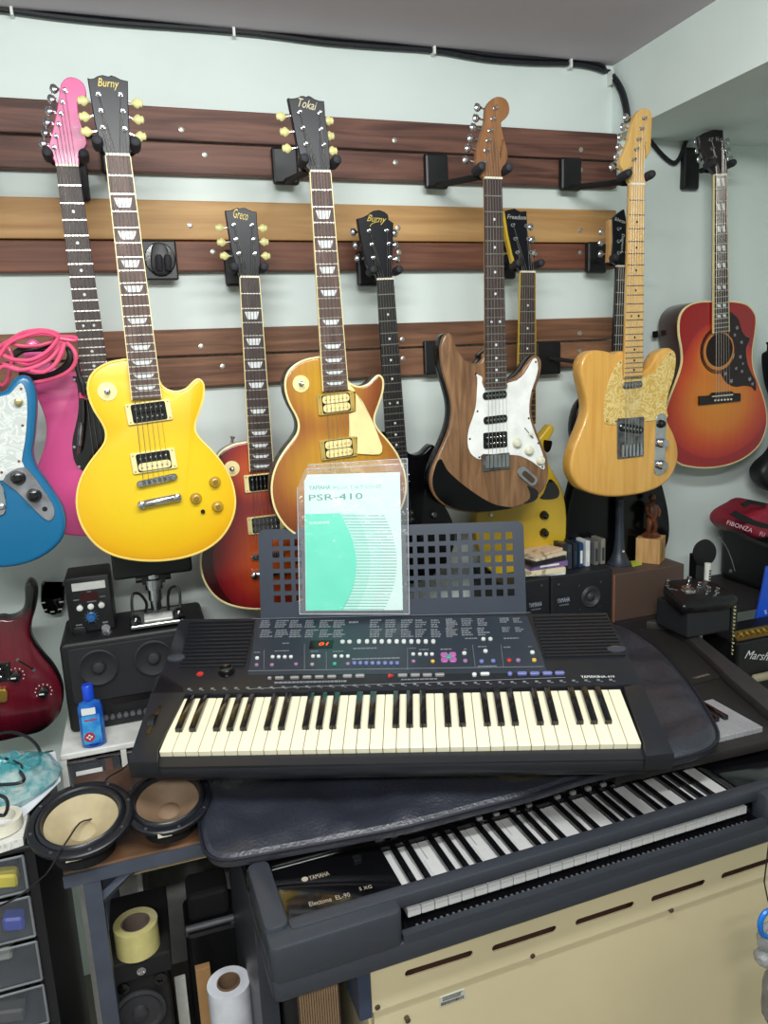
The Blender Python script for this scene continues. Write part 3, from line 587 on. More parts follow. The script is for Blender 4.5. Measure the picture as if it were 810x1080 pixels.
# --- black guitar behind the natural one
SCH = GFrame(1.84, (655, 282), (648, 520), .628)
SC_OUT = tr(SCH, [(655, 412), (640, 414), (625, 415), (611, 428), (606, 455), (612, 480), (608, 500), (601, 530), (597, 556), (602, 582), (625, 598), (655, 602), (690, 595), (705, 572), (706, 545), (700, 515), (690, 480), (688, 450), (692, 425), (684, 408), (670, 420)], lambda p: p, 4)
schead = [SCH.L(*ho_k(p)) for p in [(638, 150), (670, 122), (700, 100), (709, 150), (714, 260), (712, 385), (672, 385), (640, 365), (640, 250)]]
g, bo, fo, ho = electric('electric_guitar', 'black electric guitar hanging right behind the natural wood guitar', SCH, SC_OUT, .04, GLB, None, schead, HB, SCH.L(652, 430)[1], EBO, [SCH.L(*ho_k(p)) for p in [(668, 200), (668, 262), (668, 320)]], [SCH.L(*ho_k(p)) for p in [(603, 210), (600, 266), (600, 322)]], 'kidney', 'none', None, back=GLB)
MB().prism(SCH, [SCH.L(*ho_k(p)) for p in [(622, 155), (639, 150), (641, 250), (632, 365), (618, 365), (622, 290)]], -.007, .006).build('headstock_wing', PL_T, ho)
headtext(ho, SCH, 'Schecter', ho_k((650, 165)), ho_k((708, 150)), .009, pr('white_script', (214, 214, 208), .4), .2)
headtext(ho, SCH, 'Diamond', ho_k((690, 318)), ho_k((690, 225)), .008, MATS['white_script'], .2)

# --- dark red burst guitar lower left
RED = GFrame(1.74, (-85, 250), (-40, 725), .648)
kr = crop(0, 600, 5.69)
RD_OUT = tr(RED, [(-480, 330), (-300, 340), (-120, 320), (0, 302), (40, 306), (92, 294), (130, 258), (148, 200), (146, 130), (152, 92), (176, 79), (203, 100), (215, 140), (212, 200), (200, 270), (182, 330), (176, 400), (200, 460), (250, 530), (310, 600), (354, 680), (374, 760), (362, 860), (312, 930), (250, 978), (170, 1002), (90, 1020), (0, 1040), (-150, 1060), (-320, 1050), (-520, 1000), (-640, 900), (-680, 760), (-640, 640), (-560, 540), (-560, 440), (-600, 330), (-640, 180), (-600, 120), (-540, 180)], kr, 3)
RDM = burst('red_burst', [(0, (120, 18, 38)), (.6, (98, 14, 32)), (.92, (54, 10, 20)), (1.15, (14, 8, 12))], ellw(RED, base_of(RED, RD_OUT), RED.L(*kr((-150, 700)))+(.27, .14), RED.L(*kr((-100, 560)))+(.20, .13)), .5, .2, .5)
g, bo, fo, ho = electric('electric_guitar', 'dark red burst electric guitar with black edges below the blue guitar', RED, RD_OUT, .045, RDM, pr('black_edge', (14, 12, 14), .25), shl, GLB, .46, ROSED, [], [], 'kidney', 'dots', None, back=GLB)
for p in ((95, 640), (262, 735)):
    o = knob(g, RED, *RED.L(*kr(p)), BLKG, .0105, .014, hat=False); a, b = RED.L(*kr(p)); MB().box((a-.008, b-.0013, .0155), (a+.002, b+.0013, .017), RED).build('knob_marker', WHT, o)
    for q in range(9):
        t = math.radians(-210+q*30); MB().box((a+.017*math.cos(t)-.001, b+.017*math.sin(t)-.001, 0), (a+.017*math.cos(t)+.001, b+.017*math.sin(t)+.001, .0008), RED).build('dial_mark', WHT, o)
s0, s1 = RED.L(*kr((106, 545))), RED.L(*kr((205, 605))); MB().tube([RED.W(*s0, .001), RED.W(*s1, .001)], .0015, 5).build('switch_slot', BLK, g)
for q in (s0, s1): MB().lathe([(.0035, 0), (.0035, .002)], RED.W(*q), RED.n, 8).build('screw', CHR, g)
humbucker(g, RED, *RED.L(*kr((-70, 625))), 0, BLK); MB().prism(RED, rrect(*RED.L(*kr((-90, 757))), .09, .03, .006, 3, .1), .001, .011, .002, 1).build('bridge', GOLD, g)

# --- acoustic guitar
ACO = GFrame(1.885, (757, 186), (758.4, 417), .645)
ka = crop(680, 300, 4.908); hc = crop(600, 100, 3.857)
AC_OUT = tr(ACO, [(385, 86), (345, 88), (290, 90), (235, 105), (195, 140), (178, 190), (178, 260), (190, 330), (193, 400), (175, 470), (140, 560), (112, 640), (102, 720), (108, 800), (135, 880), (180, 928), (240, 944), (300, 950), (380, 945), (460, 925), (530, 890), (590, 835), (622, 770), (634, 700), (625, 620), (600, 540), (570, 460), (558, 400), (560, 330), (572, 250), (577, 180), (563, 138), (530, 105), (480, 91), (427, 87)], ka, 3)
ACM = burst('acoustic_burst', [(0, (226, 146, 42)), (.5, (220, 122, 34)), (.76, (206, 76, 26)), (.98, (184, 36, 28)), (1.3, (160, 24, 26))], ellw(ACO, base_of(ACO, AC_OUT), (.0, .65, .21, .18), (-.005, .53, .12, .12)), .2, .25, .4)
sq = lambda q: (q[0], q[1]*.80)
ach = [sq(ACO.L(*hc(p))) for p in [(520, 130), (545, 112), (575, 100), (603, 88), (620, 96), (622, 150), (632, 220), (640, 270), (638, 325), (588, 325), (565, 290), (548, 230), (525, 170)]]
g, bo, fo, ho = electric('acoustic_guitar', 'cherry sunburst acoustic guitar with floral black pickguard hanging at the right', ACO, AC_OUT, .092, ACM, pr('mahogany_side', (58, 30, 24), .25, coat=.4), ach, pr('acoustic_head', (42, 34, 36), .3), ACO.L(758, 351)[1], ROSED, [sq(ACO.L(*hc(p))) for p in [(565, 148), (572, 195), (580, 240), (610, 150), (615, 197), (624, 240)]], [sq(ACO.L(*hc(p))) for p in [(528, 150), (532, 196), (540, 242), (650, 150), (655, 197), (664, 240)]], 'kidney', 'blockb', CREAM, back=MATS['mahogany'], cat='guitar', round_=.003, nfr=20, pbk=CREAM)
a, b = ACO.L(*ka((385, 340)))
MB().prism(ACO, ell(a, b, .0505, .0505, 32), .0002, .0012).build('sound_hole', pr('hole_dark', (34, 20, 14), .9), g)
for r_, w_, m_ in ((.0525, .002, pr('rosette_tan', (196, 140, 78), .4)), (.062, .0012, BLK), (.066, .0012, BLK), (.070, .0012, BLK)):
    MB().rings([[ACO.W(a+rr*math.cos(2*math.pi*k/40), b+rr*math.sin(2*math.pi*k/40), c) for k in range(40)] for rr, c in ((r_-w_, .0004), (r_-w_, .0016), (r_+w_, .0016), (r_+w_, .0004))], False, False).build('rosette_ring', m_, g)
apg = smooth([ACO.L(*ka(p)) for p in [(430, 145), (458, 155), (484, 182), (500, 240), (520, 268), (543, 282), (522, 330), (530, 410), (556, 470), (573, 505), (572, 552), (552, 530), (510, 524), (470, 530), (425, 512), (395, 465), (402, 440), (432, 425), (455, 385), (463, 330), (452, 280), (430, 258)]], 2)
pgo = MB().prism(ACO, apg, .0002, .0024, .0005, 1).build('pickguard', pr('tortoise', (34, 22, 26), .2), g)
LV = pr('painted_flower', (190, 180, 190), .4)
for p, s_ in (((475, 225), 1), ((463, 262), .8), ((498, 300), .9), ((492, 375), .9), ((470, 435), .8), ((415, 462), 1), ((445, 500), 1.1), ((500, 450), .8), ((540, 490), 1.1), ((555, 515), .9), ((505, 410), .6)):
    aa, bb = ACO.L(*ka(p)); t0 = random.random()*6
    q = MB()
    for i in range(5):
        t = t0+i*2*math.pi/5; q.prism(ACO, [(aa+x*math.cos(t)-y*math.sin(t), bb+x*math.sin(t)+y*math.cos(t)) for x, y in ((.001, 0), (.0035*s_, .0015*s_), (.0065*s_, 0), (.0035*s_, -.0015*s_))], .0022, .003)
    q.build('flower_inlay', LV, pgo)
br = MB().prism(ACO, [ACO.L(*ka(p)) for p in [(275, 578), (330, 575), (345, 560), (442, 553), (452, 563), (487, 563), (487, 603), (275, 625)]], .0002, .009, .001, 1).build('bridge', pr('bridge_dark', (24, 18, 20), .4), g)
s0, s1 = ACO.L(*ka((336, 580))), ACO.L(*ka((442, 570))); MB().tube([ACO.W(*s0, .011), ACO.W(*s1, .011)], .0018, 6).build('saddle', BONE, br)
for q in range(6):
    p0, p1 = ACO.L(*ka((352, 600))), ACO.L(*ka((434, 594))); t = q/5; MB().lathe([(.003, .008), (.003, .012), (.001, .0125)], ACO.W(p0[0]+(p1[0]-p0[0])*t, p0[1]+(p1[1]-p0[1])*t), ACO.n, 8).build('bridge_pin', BONE, br)
MB().prism(ACO, rrect(*ACO.L(700, 352, -.05), .02, .02, .003), -.09, -.088).build('preamp', BLK, g)
headtext(ho, ACO, 'H', hc((590, 182)), hc((600, 182)), .012, MATS['silver_logo'], 0)

# --- black padded guitar bag at the right edge
BAG = Frame((0, 1.93, 0), (1, 0, 0), (0, 0, 1))
bg = smooth([BAG.L(*p) for p in [(800, 376), (806, 369), (822, 366), (838, 376), (850, 420), (870, 480), (868, 512), (845, 520), (808, 518), (792, 510), (787, 497), (792, 486), (803, 476), (811, 462), (814, 445), (810, 425), (803, 405)]], 4)
mb = MB(); mb.prism(BAG, bg, 0, .07, .02, 4); o = mb.build('guitar_case', pr('case_vinyl', (24, 24, 28), .5, bump=.2, scale=80), None, smooth=True)
tag(o, 'black shaped guitar case hanging at the right edge beside the acoustic guitar', 'case')
a, b = BAG.L(803, 368); MB().lathe([(.006, -.01), (.006, .012), (.009, .014), (.009, .02), (.002, .021)], BAG.W(a, b, .03), (0, 0, 1), 10).build('hanging_loop', BLK, o)

# ---------------------------------------------------------------- wall hangers
def hanger(nutw, Yg, label='', arm_w=.034, plate=True, lower=False, zoff=.0, w=.066, h=.088, fy=None):
    """plate on the plank, an arm straight out into the room, and a padded fork under the headstock"""
    x, z = nutw.x, nutw.z+.022
    t = thing('guitar_hanger', label, 'hanger', (x, 1.97, z-h/2), 'wall hangers holding guitars')
    bx('wall_plate', (x-w/2, 1.951, z-h/2+zoff), (x+w/2, 1.9715, z+h/2+zoff), BLK, t, .012)
    MB().tube([(x, 1.955, z+zoff*.5), (x, Yg+.036, z-.004)], .008, 8).build('arm', BLKM, t)
    f = MB(); pts = [(x-arm_w, Yg-.028, z+.001), (x-arm_w, Yg+.01, z-.003), (x-arm_w*.75, Yg+.032, z-.008), (x, Yg+.042, z-.01), (x+arm_w*.75, Yg+.032, z-.008), (x+arm_w, Yg+.01, z-.003), (x+arm_w, Yg-.028, z+.001)]
    f.tube(smooth(pts, 3, False), .004, 8); f.build('fork', BLKM, t, smooth=True)
    for s_ in (-1, 1):
        q = MB(); q.lathe([(.004, 0), (.0095, .003), (.0105, .012), (.0105, .036), (.0085, .043), (.003, .046)], (x+s_*arm_w, Yg+.016, z-.002), (0, -1, .08), 12); q.build('rubber_sleeve', RUB, t, smooth=True)
    return t
hanger(YEL.o, YEL.o.y, zoff=.072, label='black fork hanger holding the yellow guitar by its headstock')
hanger(TOK.o, TOK.o.y, zoff=.072, label='black fork hanger holding the honey sunburst guitar by its headstock')
hanger(STRT.o, STRT.o.y, zoff=.072, label='black fork hanger holding the walnut guitar by its headstock')
hanger(TEL.o, TEL.o.y, zoff=.072, label='black fork hanger holding the natural wood guitar by its headstock')
hanger(PNK.o, PNK.o.y, 'black fork hanger holding the pink guitar by its headstock')
hanger(GRE.o, GRE.o.y, zoff=.02, label='black fork hanger holding the cherry red sunburst guitar')
hanger(BEN.o, BEN.o.y, zoff=.02, label='black fork hanger holding the black guitar behind the booklet')
hanger(TRI.o, TRI.o.y, zoff=.02, label='black fork hanger holding the mustard yellow guitar')
hanger(SCH.o, SCH.o.y, zoff=.02, label='black fork hanger holding the black guitar behind the natural one')
hanger(BLU.o, BLU.o.y, 'black fork hanger holding the blue guitar, plate at the left edge')
hg = hanger(ACO.o+Vector((0, 0, .01)), ACO.o.y, 'black fork hanger on the wall holding the acoustic guitar', w=.06, h=.12)
for o in hg.children:
    if o.name.startswith('wall_plate'): o.location.y += .028; o.location.x -= .012; o.location.z += .012
def free_hanger(u, v, label, kind='fold'):
    c = PY(u, v, 1.95); t = thing('guitar_hanger', label, 'hanger', (c.x, 1.971, c.z-.045))
    bx('wall_plate', (c.x-.04, 1.955, c.z-.046), (c.x+.04, 1.9715, c.z+.046), BLK, t, .004)
    if kind == 'fold':
        F = Frame((0, 1.955, 0), (1, 0, 0), (0, 0, 1)); MB().prism(F, ell(c.x, c.z+.002, .036, .038, 24), .0, .006, .002, 1).build('round_holder', BLKG, t, smooth=True)
        MB().prism(F, smooth([(c.x-.012, c.z+.036), (c.x+.012, c.z+.036), (c.x+.021, c.z+.01), (c.x+.022, c.z-.02), (c.x+.012, c.z-.034), (c.x-.012, c.z-.034), (c.x-.022, c.z-.02), (c.x-.021, c.z+.01)], 3), .006, .014, .003, 2).build('arm', BLK, t, smooth=True)
        for s_ in (-1, 1): MB().lathe([(.004, 0), (.0085, .003), (.009, .03), (.006, .036)], (c.x+.010*s_+.006, 1.938, c.z-.026), (0, -.35, .94), 10).build('rubber_sleeve', RUB, t, smooth=True)
    elif kind == 'arm':
        MB().tube([(c.x, 1.95, c.z), (c.x+.04, 1.88, c.z-.012)], .006, 8).build('arm', BLKM, t)
        for s_ in (-1, 1): MB().tube([(c.x+.04, 1.88, c.z-.012), (c.x+.045+.012*s_, 1.865, c.z-.016), (c.x+.075+.014*s_, 1.80, c.z-.03)], [.004, .008, .009], 8).build('rubber_sleeve', pr('grey_rubber', (92, 92, 96), .6), t, smooth=True)
    return t
free_hanger(169, 274, 'empty round black folding hanger on the plank right of the yellow guitar neck')
free_hanger(580, 378, 'empty black hanger with grey fork pointing out, between the walnut and natural guitars', 'arm')
free_hanger(463, 377, 'empty black hanger plate half hidden behind the walnut guitar horn', 'plate')
# small wall hook, lower left
c = PY(57, 628, 1.985); t = thing('guitar_hanger', 'small empty black U-shaped wall hanger beside the soldering station', 'hanger', (c.x, 1.99, c.z-.04))
F = Frame((0, 1.985, 0), (1, 0, 0), (0, 0, 1)); kk = crop(30, 560, 4.5)
MB().prism(F, [F.L(*kk(p)) for p in [(66, 242), (78, 242), (84, 295), (120, 300), (158, 292), (165, 242), (177, 240), (176, 330), (160, 372), (120, 382), (82, 370), (64, 325)]], -.015, .035, .004, 2).build('cradle', BLKG, t, smooth=True)
for p in ((76, 322), (162, 318), (84, 356), (155, 352), (120, 364)): MB().box((F.L(*kk(p))[0]-.005, F.L(*kk(p))[1]-.0015, .035), (F.L(*kk(p))[0]+.005, F.L(*kk(p))[1]+.0015, .0358), F).build('screw', WHT2, t)
# ceiling cable
cab = pr('cable_black', (24, 26, 32), .45)
cp_ = [(-60, 2), (0, 7), (60, 15), (130, 22), (200, 27), (270, 33), (340, 42), (400, 47), (457, 51), (510, 60), (560, 64), (601, 65), (630, 70), (645, 80), (655, 95), (660, 112), (662, 128)]
t = thing('wall_cable', 'bundle of black cables running along the top of the wall', 'cable', PY(457, 51, 1.985))
for d in (-.006, .006):
    MB().tube([(PY(u, v, 1.988)+Vector((0, -abs(d)*.2, d))) if u < 640 else (PX(u, v, 1.388)+Vector((0, d, 0))) for u, v in smooth(cp_, 3, False)], .006, 6).build('cable', cab, t, smooth=True)
pp = [PY(u, v, 1.99) for u, v in smooth([(664, 132), (672, 136), (685, 148), (698, 163), (710, 172), (717, 166), (724, 148), (733, 138)], 3, False)]
MB().tube(pp, .007, 6).build('cable', cab, t, smooth=True)
for u, v in ((12, 8), (246, 31), (457, 50), (601, 65), (648, 80)):
    p = PY(u, v, 1.985) if u < 640 else PX(u, v, 1.385); MB().box((p.x-.003, 1.975, p.z-.018), (p.x+.003, 2.0, p.z+.018)).build('cable_clip', WHT, t)

def ORI(o): return o
# ================================================================ portable keyboard on top
c14, s14 = math.cos(math.radians(14)), math.sin(math.radians(14))
PO = Vector((-.017, 1.297, H-.6616)); PW = Vector((.788, -.306, 0)).normalized(); PH = Vector((-PW.y, PW.x, 0))
PSR = Frame(PO, PW, PH*c14+Vector((0, 0, s14)))
PBL = pr('keyboard_body', (30, 32, 38), .38, var=.08, scale=300, bump=.05, dist=.0003); PPAN = pr('control_panel_blue', (44, 52, 62), .35, var=.08, scale=10)
KW = pr('white_key', (236, 229, 200), .25, var=.02, scale=10); KB = pr('black_key', (14, 14, 17), .15, coat=.5)
kbd = thing('keyboard', 'black 61-key portable keyboard with cream keys lying on the leather bag', 'keyboard', PSR.W(.42, .0, -.08))
out = [PSR.L(*p) for p in [(135, 806), (150, 762), (165, 716), (171, 709), (190, 655), (640, 648), (677, 722), (711, 797)]]
def hump(a): return 0
base = MB(); base.prism(PSR, out, -.035, -.012, .006, 2)
pl = inset(ccw(out), .03); base.prism(PSR, pl, -.075, -.034, .01, 2)
base.build('chassis', PBL, kbd, smooth=True)
Lk = [PSR.L(*p) for p in [(135, 806), (150, 762), (165, 716), (171, 709), (196, 727), (196, 735), (167, 793), (167, 806)]]
MB().prism(PSR, Lk, -.03, .006, .004, 2).build('left_cheek', PBL, kbd, smooth=True)
Rk = [PSR.L(*p) for p in [(657, 726), (677, 722), (711, 797), (681, 800), (678, 784)]]
MB().prism(PSR, Rk, -.03, .006, .004, 2).build('right_cheek', PBL, kbd, smooth=True)
a0, b0 = PSR.L(171, 709); ax, bxx = PSR.L(677, 722)
MB().prism(PSR, [(out[3][0], .150), out[3], out[4], out[5], out[6], (ax-.003, .150)], -.03, .006, .004, 2).build('top_panel', PBL, kbd, smooth=True)
MB().box((-.002, .138, -.03), (.85, .152, -.004), PSR).build('key_felt', BLK, kbd)
MB().box((out[0][0]+.01, -.03, -.034), (out[7][0]-.01, -.0045, -.009), PSR).build('front_rail', PBL, kbd)
kw = .0235; wm = None; bm_ = None
for i in range(36):
    cb = Vector()
    if wm is None:
        m_ = MB(); m_.prism(PSR, rrect(kw/2-.0003, .069, kw-.0012, .145, .001, 1), -.012, .001, .0008, 1)
        o0 = m_.build('white_key', KW, kbd); wm = o0.data; prevw = o0
    else:
        o = bpy.data.objects.new('white_key', wm); COL.objects.link(o); o.parent = kbd; o.location = PW*(kw*i)
for o_ in range(5):
    for j, off in ((1, -.10), (2, .10), (4, -.12), (5, 0), (6, .12)):
        a = (o_*7+j+off*.5)*kw
        if bm_ is None:
            m_ = MB(); m_.prism(PSR, [(a-.0063, .046), (a+.0063, .046), (a+.0063, .14), (a-.0063, .14)], -.001, .0115, .0018, 2)
            o = m_.build('black_key', KB, kbd, smooth=True); bm_ = o.data; a00 = a
        else:
            o = bpy.data.objects.new('black_key', bm_); COL.objects.link(o); o.parent = kbd; o.location = PW*(a-a00)
pc = .006
def pbox(p0, p1, c0, c1, m, name, par=None, fr=PSR, r=0.):
    a0, b0 = fr.L(*p0, c1); a1, b1 = fr.L(*p1, c1)
    return MB().prism(fr, rrect((a0+a1)/2, (b0+b1)/2, abs(a1-a0), abs(b1-b0), max(r, .0004), 3), c0, c1).build(name, m, par or kbd)
q = [PSR.L(*p, pc) for p in [(271, 652), (556, 650), (578, 710), (262, 712)]]
panel = MB().prism(PSR, q, .0, pc+.0007).build('control_panel', PPAN, kbd); PRN = pr('panel_print', (118, 122, 128), .6)
for L0, L1, R0, R1 in (((200, 656), (190, 703), (268, 656), (258, 703)), ((562, 650), (574, 692), (640, 650), (660, 692))):
    gr = None
    for i in range(13):
        t = i/12; A = PSR.L(L0[0]+(L1[0]-L0[0])*t, L0[1]+(L1[1]-L0[1])*t, pc); B = PSR.L(R0[0]+(R1[0]-R0[0])*t, R0[1]+(R1[1]-R0[1])*t, pc)
        bm0 = (A[1]+B[1])/2
        if gr is None:
            C_, D_ = PSR.L(*L1, pc), PSR.L(*R1, pc)
            gr = MB().prism(PSR, [A, B, D_, C_], .0, pc+.0005).build('speaker_grille', BLK, kbd)
        MB().box((A[0], bm0-.0028, pc), (B[0], bm0+.0028, pc+.0035), PSR).build('grille_slat', PBL, gr)
for p in ((186, 695), (650, 686)):
    a, b = PSR.L(*p, pc); MB().prism(PSR, ell(a, b, .019, .011, 20), .004, pc+.006, .002, 2).build('grille_badge', pr('badge_grey', (62, 66, 74), .3), kbd, smooth=True)
def pbtn(u, v, col, w=.008, h=.007, th=.005, r=None):
    a, b = PSR.L(u, v, pc); return MB().prism(PSR, rrect(a, b, w, h, r or min(w, h)*.42, 3), pc-.001, pc+th, .0012, 1).build('button', col, kbd)
BW = pr('button_white', (206, 210, 208), .4); BPK = pr('button_mauve', (150, 112, 150), .4); BBL = pr('button_blue', (110, 118, 176), .4); BGR = pr('button_green', (46, 168, 134), .4)
BYE = pr('button_yellow', (214, 170, 70), .4); BRD = pr('button_red', (196, 52, 48), .4); BGY = pr('button_grey', (140, 138, 138), .4); BLP = pr('pad_mauve', (168, 96, 160), .4)
kA = crop(270, 650, 6.23); kB = crop(260, 640, 3.68); kC = crop(440, 630, 3.68)
for x, y in ((8, 280), (110, 272), (150, 272), (190, 272), (230, 272), (375, 268), (412, 268), (520, 268), (563, 268), (604, 268)): pbtn(*kA((x, y)), BW)
for x, y, m in ((5, 325, BPK), (105, 325, BPK), (263, 320, BPK), (370, 322, BGY), (517, 318, BGR), (604, 318, BPK)): pbtn(*kA((x, y)), m)
for x in (419, 442, 465, 489, 513, 538, 562, 585): pbtn(*kB((x, 222)), BBL, .0085, .009)
for x, y, m in ((647, 187, BW), (673, 187, BW), (697, 187, BW), (720, 187, BW), (648, 215, BPK), (723, 215, BYE)): pbtn(*kB((x, y)), m)
for x in (437, 468, 497, 525, 554, 583, 611, 640, 667, 696, 725): pbtn(*kB((x, 138)), BW, .009, .012)
for x in (373, 400): pbtn(*kB((x, 139)), BW, .010, .010)
for x, y, w_ in ((90, 280, .008), (128, 279, .018), (187, 278, .018), (235, 276, .018), (283, 275, .018), (331, 274, .018)): pbtn(*kB((x, y)), BGY, w_, .006)
for x, y in ((392, 272), (440, 271), (606, 269), (655, 268), (702, 268), (750, 267)): pbtn(*kB((x, y)), BGY, .019, .007)
a, b = PSR.L(*kB((560, 270)), pc); MB().prism(PSR, [(a-.005, b-.006), (a+.006, b), (a-.005, b+.006)], pc-.001, pc+.003).build('start_button', BRD, kbd)
for x, y, m in ((183, 220, BW), (187, 250, BPK), (265, 212, BW), (250, 252, BBL), (295, 250, BBL), (357, 248, BRD), (392, 248, BPK), (447, 217, BW), (454, 247, BYE), (257, 165, BW), (284, 165, BW), (222, 303, BW), (360, 300, BBL)): pbtn(*kC((x, y)), m, .009, .009)
pbtn(*kC((263, 300)), BW, .018, .006)
for x, y in ((407, 299), (456, 299), (505, 298), (553, 297)): pbtn(*kC((x, y)), BBL, .019, .008)
a, b = PSR.L(*kC((122, 236)), pc)
for i in range(4):
    t = math.pi/4+i*math.pi/2; MB().prism(PSR, rrect(a+.012*math.cos(t), b+.012*math.sin(t), .015, .015, .005, 3), pc-.001, pc+.004, .001, 1).build('percussion_pad', BLP, kbd)
pbtn(*kC((122, 236)), BGR, .011, .011, .006)
# display
dsp = pbox((327.5, 675.5), (350.5, 683.5), .0, pc+.0015, pr('display_black', (20, 6, 8), .15), 'display')
a, b = PSR.L(339.5, 680, pc); text('display_digits', '01', PSR, a+.004, b, .010, pr('led_red', (255, 60, 30), .5, emit=(255, 66, 30), estr=3.5), dsp, .020, pc+.0018, 0, .15)
# printed lists, symbols and frame lines
pm = MB(); 
def bars(p0, p1, n, frac=None):
    a0, b0 = PSR.L(*p0, pc); a1, b1 = PSR.L(*p1, pc)
    for i in range(n):
        b = b0+(b1-b0)*(i+.5)/n; h = abs(b1-b0)/n*.28; e = a0+(a1-a0)*random.uniform(.5, 1)
        x = a0
        while x < e-.001:
            l = random.uniform(.003, .009); pm.box((x, b-h, pc+.0006), (min(x+l, e), b+h, pc+.0012), PSR); x += l+.0012
for x in (60, 117, 172, 232, 287, 340): bars(kB((x, 52)), kB((x+46, 82)), 4); bars(kB((x, 89)), kB((x+46, 120)), 4)
bars(kB((398, 56)), kB((440, 66)), 1)
for x in (480, 540, 600, 655, 715, 775): bars(kB((x, 50)), kB((x+48, 82)), 4); bars(kB((x, 87)), kB((x+48, 120)), 4)
for x in (110, 170, 232): bars(kC((x, 82)), kC((x+52, 112)), 4); bars(kC((x, 118)), kC((x+52, 150)), 4)
for x, y in ((318, 80), (370, 80), (327, 116), (378, 116)): bars(kC((x, y)), kC((x+42, y+20)), 3)
for x, y, x2 in ((415, 160, 510), (140, 140, 190)): bars(kB((x, y)), kB((x2, y+5)), 1)
for x, y, x2 in ((185, 158, 240), (335, 157, 440), (180, 200, 200), (235, 190, 290), (335, 192, 385), (430, 190, 450), (235, 266, 310), (90, 200, 160)): bars(kC((x, y)), kC((x2, y+5)), 1)
for x, y, x2 in ((30, 176, 65), (110, 170, 190), (250, 172, 290), (335, 172, 400), (410, 200, 600), (630, 160, 660), (110, 290, 480), (600, 280, 780), (670, 165, 730)): bars(kB((x, y)), kB((x2, y+4)), 1)
for i in range(36):
    a = (i+.5)*kw; b = .163; pm.box((a-.005, b-.002, pc), (a+.001, b+.003, pc+.0008), PSR); pm.box((a+.001, b-.0045, pc), (a+.006, b-.003, pc+.0008), PSR)
for l in (((20, 125), (20, 130)),): pass
def line(p0, p1, w_=.0006):
    a0, b0 = PSR.L(*p0, pc); a1, b1 = PSR.L(*p1, pc); pm.tube([PSR.W(a0, b0, pc+.0008), PSR.W(a1, b1, pc+.0008)], w_, 4)
line(kB((5, 320)), kC((575, 312))); line(kB((20, 48)), kC((440, 60))); line(kB((5, 250)), kC((490, 270))); line(kB((225, 145)), kB((225, 245))); line(kB((310, 175)), kB((310, 245))); line(kB((68, 170)), kB((68, 245))); line(kB((625, 160)), kB((625, 245))); line(kC((215, 185)), kC((225, 270))); line(kC((325, 185)), kC((335, 272)))
pm.build('panel_lettering', PRN, kbd, kind='stuff')
a, b = PSR.L(*kC((672, 309)), pc); text('logo', 'YAMAHA', PSR, a, b, .008, WHT, kbd, .036, pc+.0004)
a, b = PSR.L(*kC((735, 309)), pc); text('model_name', 'PSR-410', PSR, a, b, .006, WHT, kbd, .030, pc+.0004)
a, b = PSR.L(239, 709, pc); MB().lathe([(.017, pc), (.017, pc+.002), (.0145, pc+.002), (.014, pc+.010), (.012, pc+.0115), (.001, pc+.0105)], PSR.W(a, b), PSR.n, 24).build('volume_knob', BLKG, kbd, smooth=True)
a, b = PSR.L(211, 711, pc); MB().lathe([(.007, pc), (.007, pc+.001), (.0045, pc+.001), (.0045, pc+.003), (.0005, pc+.0035)], PSR.W(a, b), PSR.n, 14).build('power_button', BRD, kbd)
wb = pbox((154, 774), (171, 744), .0, pc+.0008, BLKG, 'wheel_slot')
a, b = PSR.L(161, 760, pc); MB().lathe([(.001, -.006), (.018, -.006), (.018, .006), (.001, .006)], PSR.W(a, b, -.003), PSR.e1, 20).build('pitch_wheel', BLK, kbd, smooth=True)
# music rest
RS = Frame(PSR.W(.11, .405, .0), PW, Vector((0, 0, 1))*math.cos(.20)+PH*math.sin(.20))
RCOL = pr('rest_blue_black', (44, 52, 66), .4, var=.05, scale=10)
TL, TR_, BR_, BL_ = RS.L(275, 556), RS.L(552, 552), RS.L(555, 641), RS.L(272, 651)
b_top = (TL[1]+TR_[1])/2; b_bot = -.02; aL, aR = (TL[0]+BL_[0])/2, (TR_[0]+BR_[0])/2
colx = [RS.L(290.5+i*11.74, 571-.19*i)[0] for i in range(22)]; rowb = [RS.L(410, 569+i*11.9)[1] for i in range(6)]
hw_, hh_ = .0078, .0078
rm = MB(); edges = [b_top]+sum([[r+hh_, r-hh_] for r in rowb], [])+[b_bot]
for i in range(0, len(edges), 2):
    if i == 0: rm.prism(RS, [(aL, edges[1]), (aR, edges[1]), (aR, b_top-.012), (aR-.004, b_top-.004), (aR-.012, b_top), (aL+.012, b_top), (aL+.004, b_top-.004), (aL, b_top-.012)], -.004, 0)
    else: rm.box((aL, edges[i+1], -.004), (aR, edges[i], 0), RS)
for r in rowb:
    xs = [aL]+sum([[x-hw_, x+hw_] for x in colx], [])+[aR]
    for i in range(0, len(xs), 2): rm.box((xs[i], r-hh_, -.004), (xs[i+1], r+hh_, 0), RS)
rest = rm.build('music_rest', RCOL, kbd)
rm = MB().prism(RS, [(aL-.003, b_bot+.02), (aR+.003, b_bot+.02), (aR+.003, b_bot-.01), (aL-.003, b_bot-.01)], -.01, .012, .003, 2).build('rest_ledge', pr('ledge', (30, 34, 44), .35), rest)
